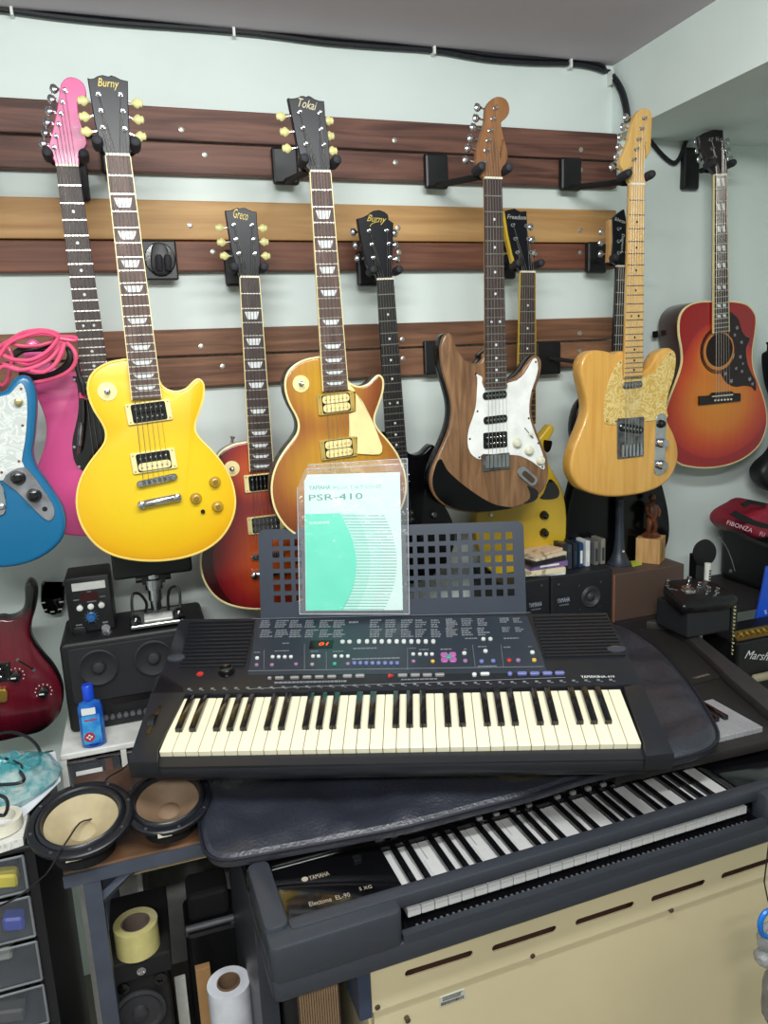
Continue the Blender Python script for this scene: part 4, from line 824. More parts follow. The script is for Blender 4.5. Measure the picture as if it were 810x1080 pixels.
# booklet
BK = Frame(RS.W(0, 0, .013), RS.e1, RS.e2); kk = crop(300, 480, 5.4)
def bl(p, c=0.): return BK.L(*kk(p), c)
TEALM = pr('teal_ink', (66, 214, 182), .45, var=.03, scale=3); PAPER = pr('page_mint', (200, 226, 220), .5, var=.02, scale=3); DTEAL = pr('dark_teal_ink', (74, 160, 144), .5)
book = thing('booklet', 'white and teal keyboard manual in a clear plastic sleeve leaning on the music rest', 'booklet', BK.W(*bl((400, 883))))
MB().prism(BK, [bl(p) for p in [(112, 112), (657, 97), (675, 883), (122, 886)]], -.003, 0).build('pages', PAPER, book)
MB().prism(BK, [bl(p) for p in [(118, 336), (318, 331), (332, 360), (350, 395), (372, 440), (390, 490), (403, 545), (410, 600), (408, 660), (399, 720), (385, 775), (362, 830), (333, 884), (124, 884)]], -.001, .0004).build('cover_print', TEALM, book)
for off, tint in ((80, (170, 224, 210)), (150, (192, 232, 222))):
    P = [(400, 332), (440, 400), (470, 480), (488, 570), (490, 650), (475, 730), (445, 810), (410, 882)]
    A = [(x-490+490+ (off-80), y) for x, y in P]; I = [(318, 332), (350, 395), (390, 490), (410, 600), (408, 660), (385, 775), (333, 884)] if off == 80 else P
    MB().prism(BK, [bl(p) for p in I+A[::-1]], -.001, .0002 if off == 80 else .0001).build('cover_print', pr('mint%d' % off, tint, .5, var=.02), book)
for i in range(32):
    y = 345+i*17.2; t = (y-610)/275; xl = 410-92*min(1, t*t); xr = 640-75*t*t
    MB().prism(BK, [bl((xl, y-2)), bl((xr, y-2)), bl((xr, y+2)), bl((xl, y+2))], 0, .0006).build('stripe', DTEAL, book)
def btxt(s, x0, x1, y0, y1, m, sh=0): a0, b0 = bl((x0, y1)); a1, b1 = bl((x1, y0)); return text('title', s, BK, (a0+a1)/2, (b0+b1)/2, abs(b1-b0), m, book, a1-a0, .0003, 0, sh)
btxt('YAMAHA', 140, 262, 170, 198, DTEAL); btxt('PORTATONE', 278, 555, 167, 197, pr('mint_letter', (150, 204, 192), .5)); btxt('PSR-410', 140, 445, 215, 260, pr('letter_teal', (40, 140, 124), .5))
btxt('\u53d6\u6271\u8aac\u660e\u66f8', 141, 259, 375, 395, WHT)
m_ = pr('clear_sleeve', (235, 240, 245), .1, alpha=.14, spec=1.0, bump=1.0, scale=18, dist=.01)
nx, ny = 16, 20; vs = []; fs = []
c_ = [bl(p) for p in [(72, 60), (700, 20), (712, 905), (88, 905)]]
for j in range(ny+1):
    for i in range(nx+1):
        s_, t = i/nx, j/ny; a = (c_[0][0]*(1-s_)+c_[1][0]*s_)*(1-t)+(c_[3][0]*(1-s_)+c_[2][0]*s_)*t; b = (c_[0][1]*(1-s_)+c_[1][1]*s_)*(1-t)+(c_[3][1]*(1-s_)+c_[2][1]*s_)*t
        vs.append(BK.W(a, b, .0025+random.uniform(0, .0022)))
for j in range(ny):
    for i in range(nx): k0 = j*(nx+1)+i; fs.append((k0, k0+1, k0+nx+2, k0+nx+1))
mb = MB(); mb.add(vs, fs); mb.build('plastic_sleeve', m_, book, smooth=True)
me_ = MB()
for p, q in (((72, 60), (700, 20)), ((88, 905), (712, 905)), ((72, 60), (88, 905)), ((700, 20), (712, 905)), ((75, 85), (702, 48))): me_.tube([BK.W(*bl(p), .003), BK.W(*bl(q), .003)], .0009, 4)
me_.build('sleeve_seam', pr('seam_clear', (220, 225, 235), .2, alpha=.55), book)

# ================================================================ electone organ
ca, sa = math.cos(math.radians(1.5)), math.sin(math.radians(1.5))
ORG = Frame((.105, .93, H), (ca, sa, 0), (-sa, ca, 0))
OB = pr('organ_black', (52, 56, 64), .4, var=.08, scale=200); OG = pr('organ_gloss', (12, 12, 15), .12, coat=.6); GK = pr('organ_white_key', (196, 196, 196), .22, var=.04, scale=30)
org = thing('organ', 'black two-manual electronic organ with white keys under the leather bag', 'organ', ORG.W(.56, .25, -.98))
def obx(name, a0, a1, b0, b1, c0, c1, m=OB, r=.004, par=None):
    return MB().prism(ORG, rrect((a0+a1)/2, (b0+b1)/2, a1-a0, b1-b0, min(.012, (a1-a0)/3, (b1-b0)/3), 3), c0, c1, r, 2).build(name, m, par or org, smooth=True)
OW = 1.145
obx('case_bottom', 0, OW, .0, .52, -.90, -.865)
lim = ORG.L(419, 978, -.86)[0]; rim_ = ORG.L(797, 850, -.84)[0]
obx('fascia_left', 0, lim, -.002, .045, -.868, -.808); obx('fascia_right', rim_, OW, -.002, .045, -.868, -.808)
MB().box((lim, .0, -.868), (rim_, .012, -.853), ORG).build('fascia_lip', OB, org)
MB().box((lim, .012, -.8665), (rim_, .3, -.862), ORG).build('manual_bed', BLKG, org)
dm = MB(); rr_ = (rim_-lim)
for i in range(64):
    a = lim+.03+(rr_-.06)*i/63; dm.box((a-.002, .016, -.862), (a+.002, .022, -.8585), ORG)
dm.build('index_marks', pr('mark_grey', (84, 84, 86), .6), org, kind='stuff')
obx('cheek_left', .0, .036, .03, .19, -.867, -.800); obx('cheek_right', OW-.036, OW, .03, .14, -.867, -.800)
# rail between the manuals (from its edges in the photo, at its own height)
r0_, r1_ = ORG.L(310, 962, -.805), ORG.L(788, 829, -.805); r2_, r3_ = ORG.L(311, 974, -.805), ORG.L(788, 840, -.805)
bb0, bb1 = (r2_[1]+r3_[1])/2, (r0_[1]+r1_[1])/2
obx('manual_rail', .036, OW-.036, bb0, bb1, -.828, -.805, OB, .003)
# lower manual: front ends
la = ORG.L(430, 961, -.84); lb = ORG.L(788, 851, -.84); n = 29; kw2 = (lb[0]-la[0])/n; bf = (la[1]+lb[1])/2; wm2 = None
for i in range(n):
    if wm2 is None:
        o = MB().prism(ORG, rrect(la[0]+kw2/2, bf+.05, kw2-.001, .10, .001, 1), -.853, -.838, .0012, 1).build('lower_key', GK, org); wm2 = o.data
    else: o = bpy.data.objects.new('lower_key', wm2); COL.objects.link(o); o.parent = org; o.location = ORG.e1*(kw2*i)
# upper manual
ua = ORG.L(418, 930, -.84); ub = ORG.L(761, 829, -.84); kw3 = (ub[0]-ua[0])/n; bf3 = min(bb1, (ua[1]+ub[1])/2); wm3 = bm3 = None; bk3 = ORG.L(402, 899, -.84)[1]
for i in range(n):
    if wm3 is None:
        o = MB().prism(ORG, rrect(ua[0]+kw3/2, (bf3+bk3)/2, kw3-.0012, bk3-bf3, .001, 1), -.850, -.840, .0008, 1).build('upper_key', GK, org); wm3 = o.data
    else: o = bpy.data.objects.new('upper_key', wm3); COL.objects.link(o); o.parent = org; o.location = ORG.e1*(kw3*i)
for o_ in range(4):
    for j, off in ((1, -.10), (2, .10), (4, -.12), (5, 0), (6, .12)):
        a = ua[0]+(o_*7+j+off*.5)*kw3
        if bm3 is None: o = MB().prism(ORG, [(a-.006, bf3+.02), (a+.006, bf3+.02), (a+.006, bk3), (a-.006, bk3)], -.841, -.829, .002, 1).build('upper_black_key', KB, org, smooth=True); bm3 = o.data; a30 = a
        else: o = bpy.data.objects.new('upper_black_key', bm3); COL.objects.link(o); o.parent = org; o.location = ORG.e1*(a-a30)
obx('manual_block_left', .037, ua[0]-.002, bb1, bk3+.01, -.86, -.822, OG, .001); obx('manual_block_right', ub[0]+.002, OW-.037, bb1, bk3+.01, -.86, -.822, OG, .001)
obx('rear_deck', .0, OW, bk3+.012, .515, -.86, -.818, OG, .001)
MB().box((ua[0], bk3+.0012, -.86), (ub[0], bk3+.0115, -.832), ORG).build('tab_rail', OG, org)
for u, v in ((504.6, 860), (522.7, 855.5), (540, 850.8), (557, 846), (586.8, 837.6), (602.6, 832.8), (619.4, 829), (635.5, 824.8), (723, 801)):
    a, b = ORG.L(u, v, -.826); MB().prism(ORG, rrect(a, bk3+.0065, .011, .010, .0015, 1), -.834, -.826, .0006, 1).build('tab_button', BGY, org)
PL2 = pr('printed_beige', (168, 158, 140), .5)
def otext(s, p0, p1, h, c=-.822, m=PL2, name='lettering'):
    a0, b0 = ORG.L(*p0, c); a1, b1 = ORG.L(*p1, c); return text(name, s, ORG, (a0+a1)/2, (b0+b1)/2, h, m, org, math.hypot(a1-a0, b1-b0), c, math.atan2(b1-b0, a1-a0))
otext('YAMAHA', (326, 926.5), (347, 921), .011); otext('Electone  EL-90', (326, 954), (369, 943.5), .010); otext('S XG', (379, 938), (392, 935), .008)
a, b = ORG.L(321.5, 927.5, -.822); MB().prism(ORG, ell(a, b, .0055, .0055, 16), -.823, -.8212).build('emblem', PL2, org)
a, b = ORG.L(376.5, 906, -.822); MB().prism(ORG, rrect(a, b, .014, .013, .001, 1), -.823, -.8185).build('switch', BLK, org)
# side panels under the organ
stn = thing('organ_stand', 'black side panel of the organ stand beside the film roll', 'stand', ORG.W(.015, .3, -1.65))
for nm, a0, a1 in (('side_panel', .0, .03),): MB().box((a0, .16, -1.649), (a1, .5, -.901), ORG).build(nm, OB, stn)

# cream slotted cabinet under the organ
CP = pr('cream_enamel', (210, 196, 160), .45, var=.06, scale=3, bump=.05)
CF = Frame((.105, .965, H), (ca, sa, 0), (0, 0, 1))
cab_ = thing('cabinet', 'cream metal cabinet with long dark ventilation slots below the organ', 'cabinet', CF.W(.8, -H, -.1))
x0 = CF.L(389, 1020)[0]; yb = CF.L(389, 1066)[1]; x1 = 1.5
pan = MB().box((x0, yb, .0032), (x1, -.902, .006), CF).build('upper_panel', CP, cab_)
MB().box((x0+.004, -1.645, -.02), (x1, yb-.0015, .0), CF).build('lower_panel', CP, cab_)
MB().box((x0+.006, -1.62, -.05), (x1-.006, -.905, -.035), CF).build('inner_board', pr('slot_brown', (78, 50, 38), .8), cab_)
MB().box((x0, -1.645, -.35), (x0+.012, -.902, -.019), CF).build('cabinet_side', CP, cab_)
slots = [((427, 1026), (499, 1007)), ((519, 1000), (587, 980)), ((607, 973), (669, 954)), ((687, 948), (744, 931)), ((761, 924), (822, 905)), ((838, 900), (892, 884))]
ct = MB()
for p, q in slots:
    A, B = CF.L(*p, .006), CF.L(*q, .006); mid = ((A[0]+B[0])/2, (A[1]+B[1])/2); ct.prism(CF, rrect(mid[0], mid[1], abs(B[0]-A[0]), .0125, .006, 4, math.atan2(B[1]-A[1], B[0]-A[0])*.3), -.03, .02)
cu = ct.build('t', None); bm = pan.modifiers.new('b', 'BOOLEAN'); bm.object = cu; bm.operation = 'DIFFERENCE'; bm.solver = 'EXACT'
bpy.context.view_layer.update(); ne = bpy.data.meshes.new_from_object(pan.evaluated_get(bpy.context.evaluated_depsgraph_get())); pan.modifiers.clear(); pan.data = ne; bpy.data.objects.remove(cu)
for u, v in ((398, 1062), (561.5, 1008), (708, 960), (430, 1076)):
    a, b = CF.L(u, v, .006); MB().lathe([(.0045, .0), (.0045, .008), (.0015, .0085)], CF.W(a, b), CF.n, 10).build('screw', pr('old_screw', (96, 84, 70), .5, .6), cab_)
a, b = CF.L(477, 1052); lab = MB().prism(CF, rrect(a, b, .046, .018, .001, 1), .0, .0012).build('serial_plate', pr('plate_white', (196, 198, 190), .5), cab_)
q = MB()
for i in range(22): q.box((a-.021+i*.0019, b-.0075, .0012), (a-.0202+i*.0019+random.random()*.0006, b-.002, .0016), CF)
for i in range(3): q.box((a-.018, b+.0005+i*.0028, .0012), (a+.012+random.random()*.006, b+.0015+i*.0028, .0016), CF)
q.build('serial_print', BLK, lab, kind='stuff')
o = MB().box((x0-.022, yb-.004, -.06), (x0-.002, -.903, .01), CF).build('bracket', pr('slate_blue', (52, 62, 82), .45), cab_)
# grille-front amplifier left of it
amp = thing('speaker_cabinet', 'dark speaker cabinet with brown striped grille cloth under the left end of the organ', 'speaker', (.19, 1.15, 0))
gx0, gx1, gy = .139, x0+.105-.036, 1.02
bx('box', (gx0, gy, 0), (gx1, gy+.3, H-.905), BLKM, amp); GC = pr('grille_cloth', (96, 76, 60), .9, col2=(40, 30, 26), scale=420, cut=(.4, .6))
gcl = MB().box((gx0+.012, gy-.006, .02), (gx1-.004, gy, H-.92)).build('grille_cloth', GC, amp)
nst = 16
for i in range(nst):
    x = gx0+.016+(gx1-gx0-.024)*i/(nst-1); MB().box((x-.0012, gy-.0075, .02), (x+.0012, gy-.0059, H-.92)).build('grille_stripe', pr('stripe_tan', (150, 122, 92), .8), gcl)

# ================================================================ third keyboard under the bag, at the right
TB = pr('keyboard_charcoal', (40, 37, 36), .55, var=.1, scale=300)
TF = Frame((0, 0, H), (1, 0, 0), (0, 1, 0))
tk = thing('keyboard', 'dark keyboard with pale grey keys lying under the leather bag at the right', 'keyboard', (1.0, 1.35, H-.817))
outp = [(.80, 1.10), (1.33, 1.085)]+[TF.L(*p, -.79) for p in [(810, 742), (770, 706), (735, 676), (712, 660), (690, 655)]]+[(.80, 1.66)]
MB().prism(TF, outp, -.812, -.79, .004, 2).build('body', TB, tk, smooth=True)
ri = [TF.L(*p, -.765) for p in [(682, 655), (702, 657), (724, 671), (749, 694), (768, 713), (815, 753)]]; ro = [TF.L(*p, -.765) for p in [(692, 651), (709, 652), (730, 664), (770, 696), (815, 730)]]
MB().prism(TF, ri+ro[::-1], -.79, -.765, .004, 2).build('side_rim', pr('rim_charcoal', (54, 50, 50), .6), tk, smooth=True)
ka_, kb_ = TF.L(805, 767, -.78), TF.L(745, 739, -.78)
for i in range(8):
    a = ka_[0]-kw*(i+1)
    MB().prism(TF, rrect(a+kw/2, ka_[1]+.072, kw-.0012, .144, .001, 1), -.792, -.779, .001, 1).build('white_key', pr('dim_white_key', (158, 158, 162), .3), tk)
for i in (2, 3, 5, 6): MB().prism(TF, rrect(ka_[0]-kw*i, ka_[1]+.098, .011, .092, .001, 1), -.779, -.768, .002, 1).build('black_key', KB, tk)
gp = [TF.L(*p, -.787) for p in [(660, 672), (683, 659), (703, 661), (724, 676), (748, 698), (764, 713), (724, 724)]]
MB().prism(TF, gp, -.791, -.787).build('speaker_grille', pr('grille_dark', (34, 30, 28), .7, bump=.4, scale=500, dist=.0006), tk)
a0, b0 = TF.L(740, 713, -.786); text('logo', 'YAMAHA', TF, a0, b0, .009, PL2, tk, .05, -.7865, .1)

# ================================================================ leather bag
LEA = pr('black_leather', (42, 45, 56), .4, bump=.7, scale=190, dist=.0022, detail=6, spec=.9, coat=.25)
def zb(x): return H-.786+.046*max(0, min(1, x))
bp_ = []
for u, v in [(207, 826), (210, 860), (214, 888), (224, 901), (245, 903), (300, 893), (365, 881), (430, 868), (500, 850), (560, 835), (620, 816), (680, 803), (730, 793), (752, 783), (757, 770), (746, 748), (728, 720), (705, 692), (682, 672), (655, 658), (620, 650), (590, 650)]:
    x = .5
    for _ in range(6): p = PZ(u, v, zb(x)); x = p.x
    bp_.append((p.x, p.y))
bp_ = bp_+[(.9, 1.68), (.5, 1.62), (.2, 1.55), (.06, 1.48)]
bp_ = ccw(smooth(bp_, 3)); rings = []
from mathutils import noise
def bagp(q, z0, amp):
    x, y = q; return Vector((x, y, zb(x)+z0+amp*(noise.noise(Vector((x*9, y*9, 0)))*.020+noise.noise(Vector((x*22, y*22, 3)))*.006)))
for ins, z0, am in ((.012, -.026, 0), (.003, -.022, 0), (0, -.014, 0), (.002, -.006, 0), (.010, -.001, .1)):
    rings.append([bagp(q, z0, am) for q in inset(bp_, ins)])
bmb = MB().rings(rings, True, False)
from mathutils.geometry import delaunay_2d_cdt
rim = inset(bp_, .010); core = inset(bp_, .024); nr = len(rim)
def inside(x, y, P):
    c = False
    for i in range(len(P)):
        (xa, ya), (xb, yb) = P[i], P[i-1]
        if (ya > y) != (yb > y) and x < (xb-xa)*(y-ya)/(yb-ya)+xa: c = not c
    return c
gp_ = [(x*.014+random.uniform(-.002, .002), y*.014+random.uniform(-.002, .002)) for x in range(-10, 110) for y in range(60, 150)]
gp_ = [p for p in gp_ if inside(p[0], p[1], core)]
vv, ee, ff = delaunay_2d_cdt([Vector(p) for p in rim+gp_], [(i, (i+1) % nr) for i in range(nr)], [], 1, 1e-6)[:3]
bmb.add([bagp((v.x, v.y), -.001 if i < nr else .004, .1 if i < nr else 1) for i, v in enumerate(vv)], [tuple(f) for f in ff])
bag = bmb.build('gig_bag', LEA, None, smooth=True)
tag(bag, 'black leather gig bag spread flat between the portable keyboard and the organ', 'bag')
MB().tube([Vector((x, y, zb(x)-.006)) for x, y in inset(bp_, -.001)]+[Vector((bp_[0][0], bp_[0][1], zb(bp_[0][0])-.006))], .0035, 6, False).build('piping', pr('piping', (26, 28, 38), .4), bag, smooth=True)
st_ = [PSR.W(*PSR.L(u, v), -.045) for u, v in smooth([(560, 650), (610, 652), (645, 668), (672, 694), (690, 716), (712, 745), (735, 772)], 3, False)]

# ================================================================ left side: furniture and devices
WF = wallF
def yb_(u0, v0, u1, v1, Y): p, q = PY(u0, v0, Y), PY(u1, v1, Y); return p, q
# white drawer unit
yu = 1.645; A = PY(63, 797, yu); wx0 = A.x; ztop = A.z; wx1 = PY(150, 775, yu).x+.06
wu = thing('drawer_unit', 'white drawer unit with clear drawer fronts under the black amplifier', 'drawers', ((wx0+wx1)/2, yu+.14, .0))
WU = pr('white_laminate', (226, 228, 222), .45)
bx('top', (wx0, yu, ztop-.014), (.14, 1.97, ztop), WU, wu, .003)
UF = WF(yu); xm = PY(128, 800, yu).x
for x in (wx0, xm, .125): MB().box((x, yu, 0), (x+.012, 1.96, ztop-.0145)).build('upright', WU, wu)
MB().box((wx0+.0125, 1.95, 0), (.124, 1.958, ztop-.015)).build('back', WU, wu)
CLR = pr('clear_plastic', (120, 126, 134), .12, alpha=.16, spec=.8); CLRD = pr('clear_edge', (150, 154, 160), .2, alpha=.6)
for x0_, x1_ in ((wx0+.013, xm-.001), (xm+.013, .124)):
    zt = ztop-.018
    for i in range(4):
        d = MB(); d.box((x0_+.002, yu-.004, zt-.066), (x1_-.002, yu-.001, zt-.004)); d.box((x0_+.002, yu, zt-.068), (x1_-.002, yu+.2, zt-.064)); o = d.build('drawer', CLR, wu)
        MB().box((x0_, yu-.006, zt-.004), (x1_, yu+.003, zt-.0005)).build('drawer_rim', CHR, o)
        if i < 2: MB().box((x0_+.015, yu-.0052, zt-.05), (x1_-.04, yu-.0042, zt-.025)).build('drawer_label', WHT, o); MB().box((x1_-.035, yu+.02, zt-.062), (x1_-.02, yu+.08, zt-.02)).build('contents', pr('copper_part', (170, 96, 56), .4, .5), o); MB().box((x0_+.02, yu+.03, zt-.062), (x1_-.05, yu+.12, zt-.03)).build('contents', BLKM, o)
        else: MB().box((x0_+.02, yu+.03, zt-.062), (x1_-.05, yu+.12, zt-.03)).build('contents', pr('grey_parts', (84, 82, 84), .6), o)
        zt -= .075
# combo speaker
ys = 1.74; TLs, TRs, BLs = PY(67, 681, ys), PY(205, 658, ys), PY(75, 776, ys); sx0, sx1, sz1, sz0 = BLs.x, .115, (TLs.z+TRs.z)/2, ztop+.001
sp = thing('speaker', 'black two-cone practice amplifier standing on the white drawer unit', 'speaker', ((sx0+sx1)/2, ys+.1, sz0))
F = WF(ys); LTR = pr('grained_black', (15, 15, 18), .5, bump=.5, scale=160, dist=.001)
MB().prism(F, rrect((sx0+sx1)/2, (sz0+sz1)/2, sx1-sx0, sz1-sz0, .012, 3), -.19, 0, .008, 3).build('box', LTR, sp, smooth=True)
MB().prism(F, rrect((sx0+sx1)/2, (sz0+sz1)/2+.028, sx1-sx0-.03, sz1-sz0-.085, .008, 3), 0, .003, .0015, 1).build('front_grille', pr('grille_black', (26, 26, 30), .6, bump=.8, scale=700, dist=.0006), sp)
CG = pr('cone_grey', (50, 50, 54), .5)
for u, v in ((104, 703), (162, 693)):
    a, b = F.L(u, v); c_ = MB().lathe([(.044, .003), (.044, .008), (.040, .010), (.034, .006), (.016, .0045), (.014, .011), (.008, .0135), (.0005, .014)], F.W(a, b), F.n, 28).build('cone', pr('cone_dark', (30, 30, 34), .7), sp, smooth=True)
    MB().lathe([(.013, .010), (.010, .0135), (.0005, .0145)], F.W(a, b), F.n, 16).build('dust_cap', CG, c_, smooth=True)
a, b = F.L(142, 735); MB().prism(F, rrect(a, b, .10, .014, .006, 3), 0, .004).build('port', BLKG, sp)
for i in range(7):
    a, b = F.L(112+i*7, 756-i*1.2); MB().lathe([(.0055, 0), (.0055, .009), (.0005, .010)], F.W(a, b), F.n, 12).build('dial', pr('dial_grey', (88, 88, 94), .4), sp)
# soldering station
yk = 1.80; F = WF(yk); q = [F.L(*p) for p in [(75, 672), (122, 663), (118, 604), (72, 613)]]; kk = crop(30, 560, 4.5)
z0k = sz1+.001; xk0, xk1 = q[0][0], q[1][0]; zk1 = (q[2][1]+q[3][1])/2+.002
so = thing('soldering_station', 'small black digital soldering station with blue knob on top of the amplifier', 'soldering station', ((xk0+xk1)/2, yk+.05, z0k))
MB().prism(F, rrect((xk0+xk1)/2, (z0k+zk1)/2, xk1-xk0, zk1-z0k, .006, 3), -.11, 0, .003, 2).build('housing', LTR, so, smooth=True)
def sbox(p0, p1, c, m, nm, r=.001):
    a0, b0 = F.L(*kk(p0)); a1, b1 = F.L(*kk(p1)); return MB().prism(F, rrect((a0+a1)/2, (b0+b1)/2, abs(a1-a0), abs(b1-b0), r, 2), 0, c).build(nm, m, so)
sbox((203, 252), (366, 268), .001, WHT, 'label'); sbox((245, 297), (330, 325), .0012, pr('dark_red_display', (60, 10, 14), .15), 'display')
for p in ((244, 366), (296, 358), (347, 351)): a, b = F.L(*kk(p)); MB().lathe([(.007, 0), (.007, .003), (.005, .0045), (.0005, .005)], F.W(a, b), F.n, 14).build('button', WHT, so, smooth=True)
a, b = F.L(*kk((299, 407))); MB().lathe([(.0115, 0), (.0115, .002), (.009, .003), (.0085, .014), (.0005, .015)], F.W(a, b), F.n, 18).build('knob', pr('blue_knob', (40, 92, 150), .3), so, smooth=True)
mk2 = MB()
for i in range(11):
    t = math.radians(-60+i*30); mk2.box((a+.0145*math.cos(t)-.0008, b+.0145*math.sin(t)-.0008, 0), (a+.0145*math.cos(t)+.0008, b+.0145*math.sin(t)+.0008, .0008), F)
for p, w_ in (((227, 328), .012), ((352, 310), .012), ((287, 288), .009), ((240, 446), .014), ((365, 432), .012), ((303, 487), .014), ((300, 334), .02), ((245, 350), .005), ((343, 335), .005)):
    x, y = F.L(*kk(p)); mk2.box((x-w_/2, y-.0012, 0), (x+w_/2, y+.0012, .0008), F)
mk2.build('markings', PRN, so, kind='stuff')
a, b = F.L(*kk((368, 457))); MB().lathe([(.0095, 0), (.0095, .006), (.007, .006), (.007, .002), (.0005, .002)], F.W(a, b), F.n, 16).build('socket', CHR, so)
a, b = F.L(*kk((245, 473))); MB().prism(F, rrect(a, b, .028, .022, .007, 3), 0, .006, .002, 2).build('rocker_switch', BLK, so, smooth=True)
a, b = F.L(*kk((345, 525))); MB().tube([F.W(a-.004, b+.02, .006), F.W(a, b+.006, .03), F.W(a, b-.004, .036)], .003, 6).build('cable', cab, so)
# screen microscope
ym = 1.80; F = WF(ym); mc = thing('microscope', 'desktop digital microscope with screen, metal base and two gooseneck lamps', 'microscope', PY(166, 660, ym))
def fm(p): return F.L(*kk(p))
a0, b0 = fm((490, 470)); a1, b1 = fm((735, 430)); mz = sz1+.012
bx('base_plate', (a0, ym-.05, mz-.006), (a1, ym+.06, mz+.004), pr('brushed_alu', (176, 176, 172), .3, .9), mc, .004)
for sx in (a0+.015, a1-.015): MB().lathe([(.006, -.007), (.006, .0)], (sx, ym-.03, mz-.005), (0, 0, 1), 10).build('foot', BLK, mc)
a, b = fm((612, 400)); cx = a
MB().box((cx-.03, ym-.03, mz+.004), (cx+.034, ym+.02, mz+.0065)).build('stage', WHT, mc)
MB().lathe([(.013, 0), (.013, .022), (.016, .024), (.016, .05), (.021, .052), (.021, .075), (.017, .078), (.017, .10)], (cx, ym, mz+.022), (0, 0, 1), 18).build('objective', CHR, mc, smooth=True)
MB().lathe([(.0135, 0), (.0135, .022)], (cx, ym, mz+.0005), (0, 0, 1), 16).build('lens_cover', CLR, mc)
MB().box((cx-.006, ym+.02, mz+.004), (cx+.006, ym+.034, mz+.15)).build('column', BLK, mc)
MB().box((cx-.026, ym-.012, mz+.088), (cx+.026, ym+.02, mz+.115)).build('holder', BLK, mc)
for s_ in (-1, 1): MB().lathe([(.009, 0), (.009, .014)], (cx+s_*.026, ym, mz+.10), (s_, 0, 0), 12).build('focus_knob', BLK, mc)
p0, p1 = F.L(120, 611), F.L(203, 604); s = MB(); s.prism(Frame((0, ym, 0), (1, 0, 0), (0, .25, .97)), rrect((p0[0]+p1[0])/2, (p0[1]+.07)/.97+.0, p1[0]-p0[0], .12, .006, 3), -.02, .012, .003, 2)
sc = bx('screen', (p0[0], ym-.018, p0[1]), (p1[0], ym+.012, p0[1]+.12), BLK, mc, .006)
for (gx, pts) in ((0, [(556, 388), (560, 340), (530, 295), (500, 288), (490, 320), (495, 380), (508, 405)]), (1, [(664, 375), (662, 310), (672, 268), (698, 255), (715, 280), (716, 340), (708, 370)])):
    P = [F.W(*fm(p), .0+.035*i/6) for i, p in enumerate(pts)]; P = [Vector(p) for p in P]
    MB().tube(smooth([tuple(p) for p in P], 4, False), .0034, 8).build('gooseneck', BLK, mc, smooth=True)
    e = P[-1]; MB().lathe([(.005, .014), (.012, .006), (.0145, -.004), (.0145, -.012), (.010, -.018), (.001, -.019)], e, (0, 0, 1), 16).build('lamp_head', BLKG, mc, smooth=True)
# sanitiser bottle
yb2 = 1.665; F = WF(yb2); zb0 = ztop; c0 = PY(96, 787, yb2); bt = thing('bottle', 'small bottle of blue hand sanitiser with blue cap on the white drawer unit', 'bottle', (c0.x, yb2, ztop))
bx0, bx1 = F.L(83, 760)[0], F.L(110, 760)[0]; bw = (bx1-bx0)/2; bc = (bx0+bx1)/2; zs = F.L(91, 739)[1]-ztop; zt = F.L(91, 722)[1]-ztop
BM = pr('blue_gel', (26, 84, 190), .12, trans=.25, coat=.3, col2=(40, 130, 220), scale=30, cut=(.4, .6))
MB().lathe([(bw*.85, 0), (bw, .004), (bw, zs*.86), (bw*.86, zs*.96), (bw*.5, zs), (bw*.4, zs+.003), (bw*.4, zs+.006)], (bc, yb2, ztop), (0, 0, 1), 24, 1, .6).build('flask', BM, bt, smooth=True)
MB().lathe([(bw*.46, zs+.004), (bw*.46, zt-.002), (bw*.40, zt), (.001, zt)], (bc, yb2, ztop), (0, 0, 1), 20).build('cap', pr('blue_cap', (24, 70, 200), .3), bt, smooth=True)
FB = Frame((bc, yb2-bw*.60, ztop), (1, 0, 0), (0, 0, 1))
lb = MB().prism(FB, rrect(0, zs*.42, bw*1.45, zs*.62, .003, 2), -.004, .0016).build('label', pr('label_blue', (34, 112, 206), .3, col2=(76, 176, 226), scale=40), bt)
MB().prism(FB, rrect(-bw*.1, zs*.82, bw*1.1, zs*.13, .001, 2), -.004, .0022).build('label_top', WHT, bt)
MB().prism(FB, ell(-bw*.25, zs*.27, bw*.42, bw*.42, 20), .001, .0024).build('label_disc', pr('label_red', (196, 40, 60), .4), bt)
cr = MB().box((-bw*.33, zs*.27-.006, .0024), (-bw*.17, zs*.27+.006, .003), FB); cr.box((-bw*.5, zs*.27-.002, .0024), (-bw*.0, zs*.27+.002, .003), FB); cr.build('label_cross', WHT, bt)
MB().box((-bw*.5, zs*.62, .0016), (bw*.5, zs*.65, .0022), FB).build('label_line', MATS['label_red'], bt)

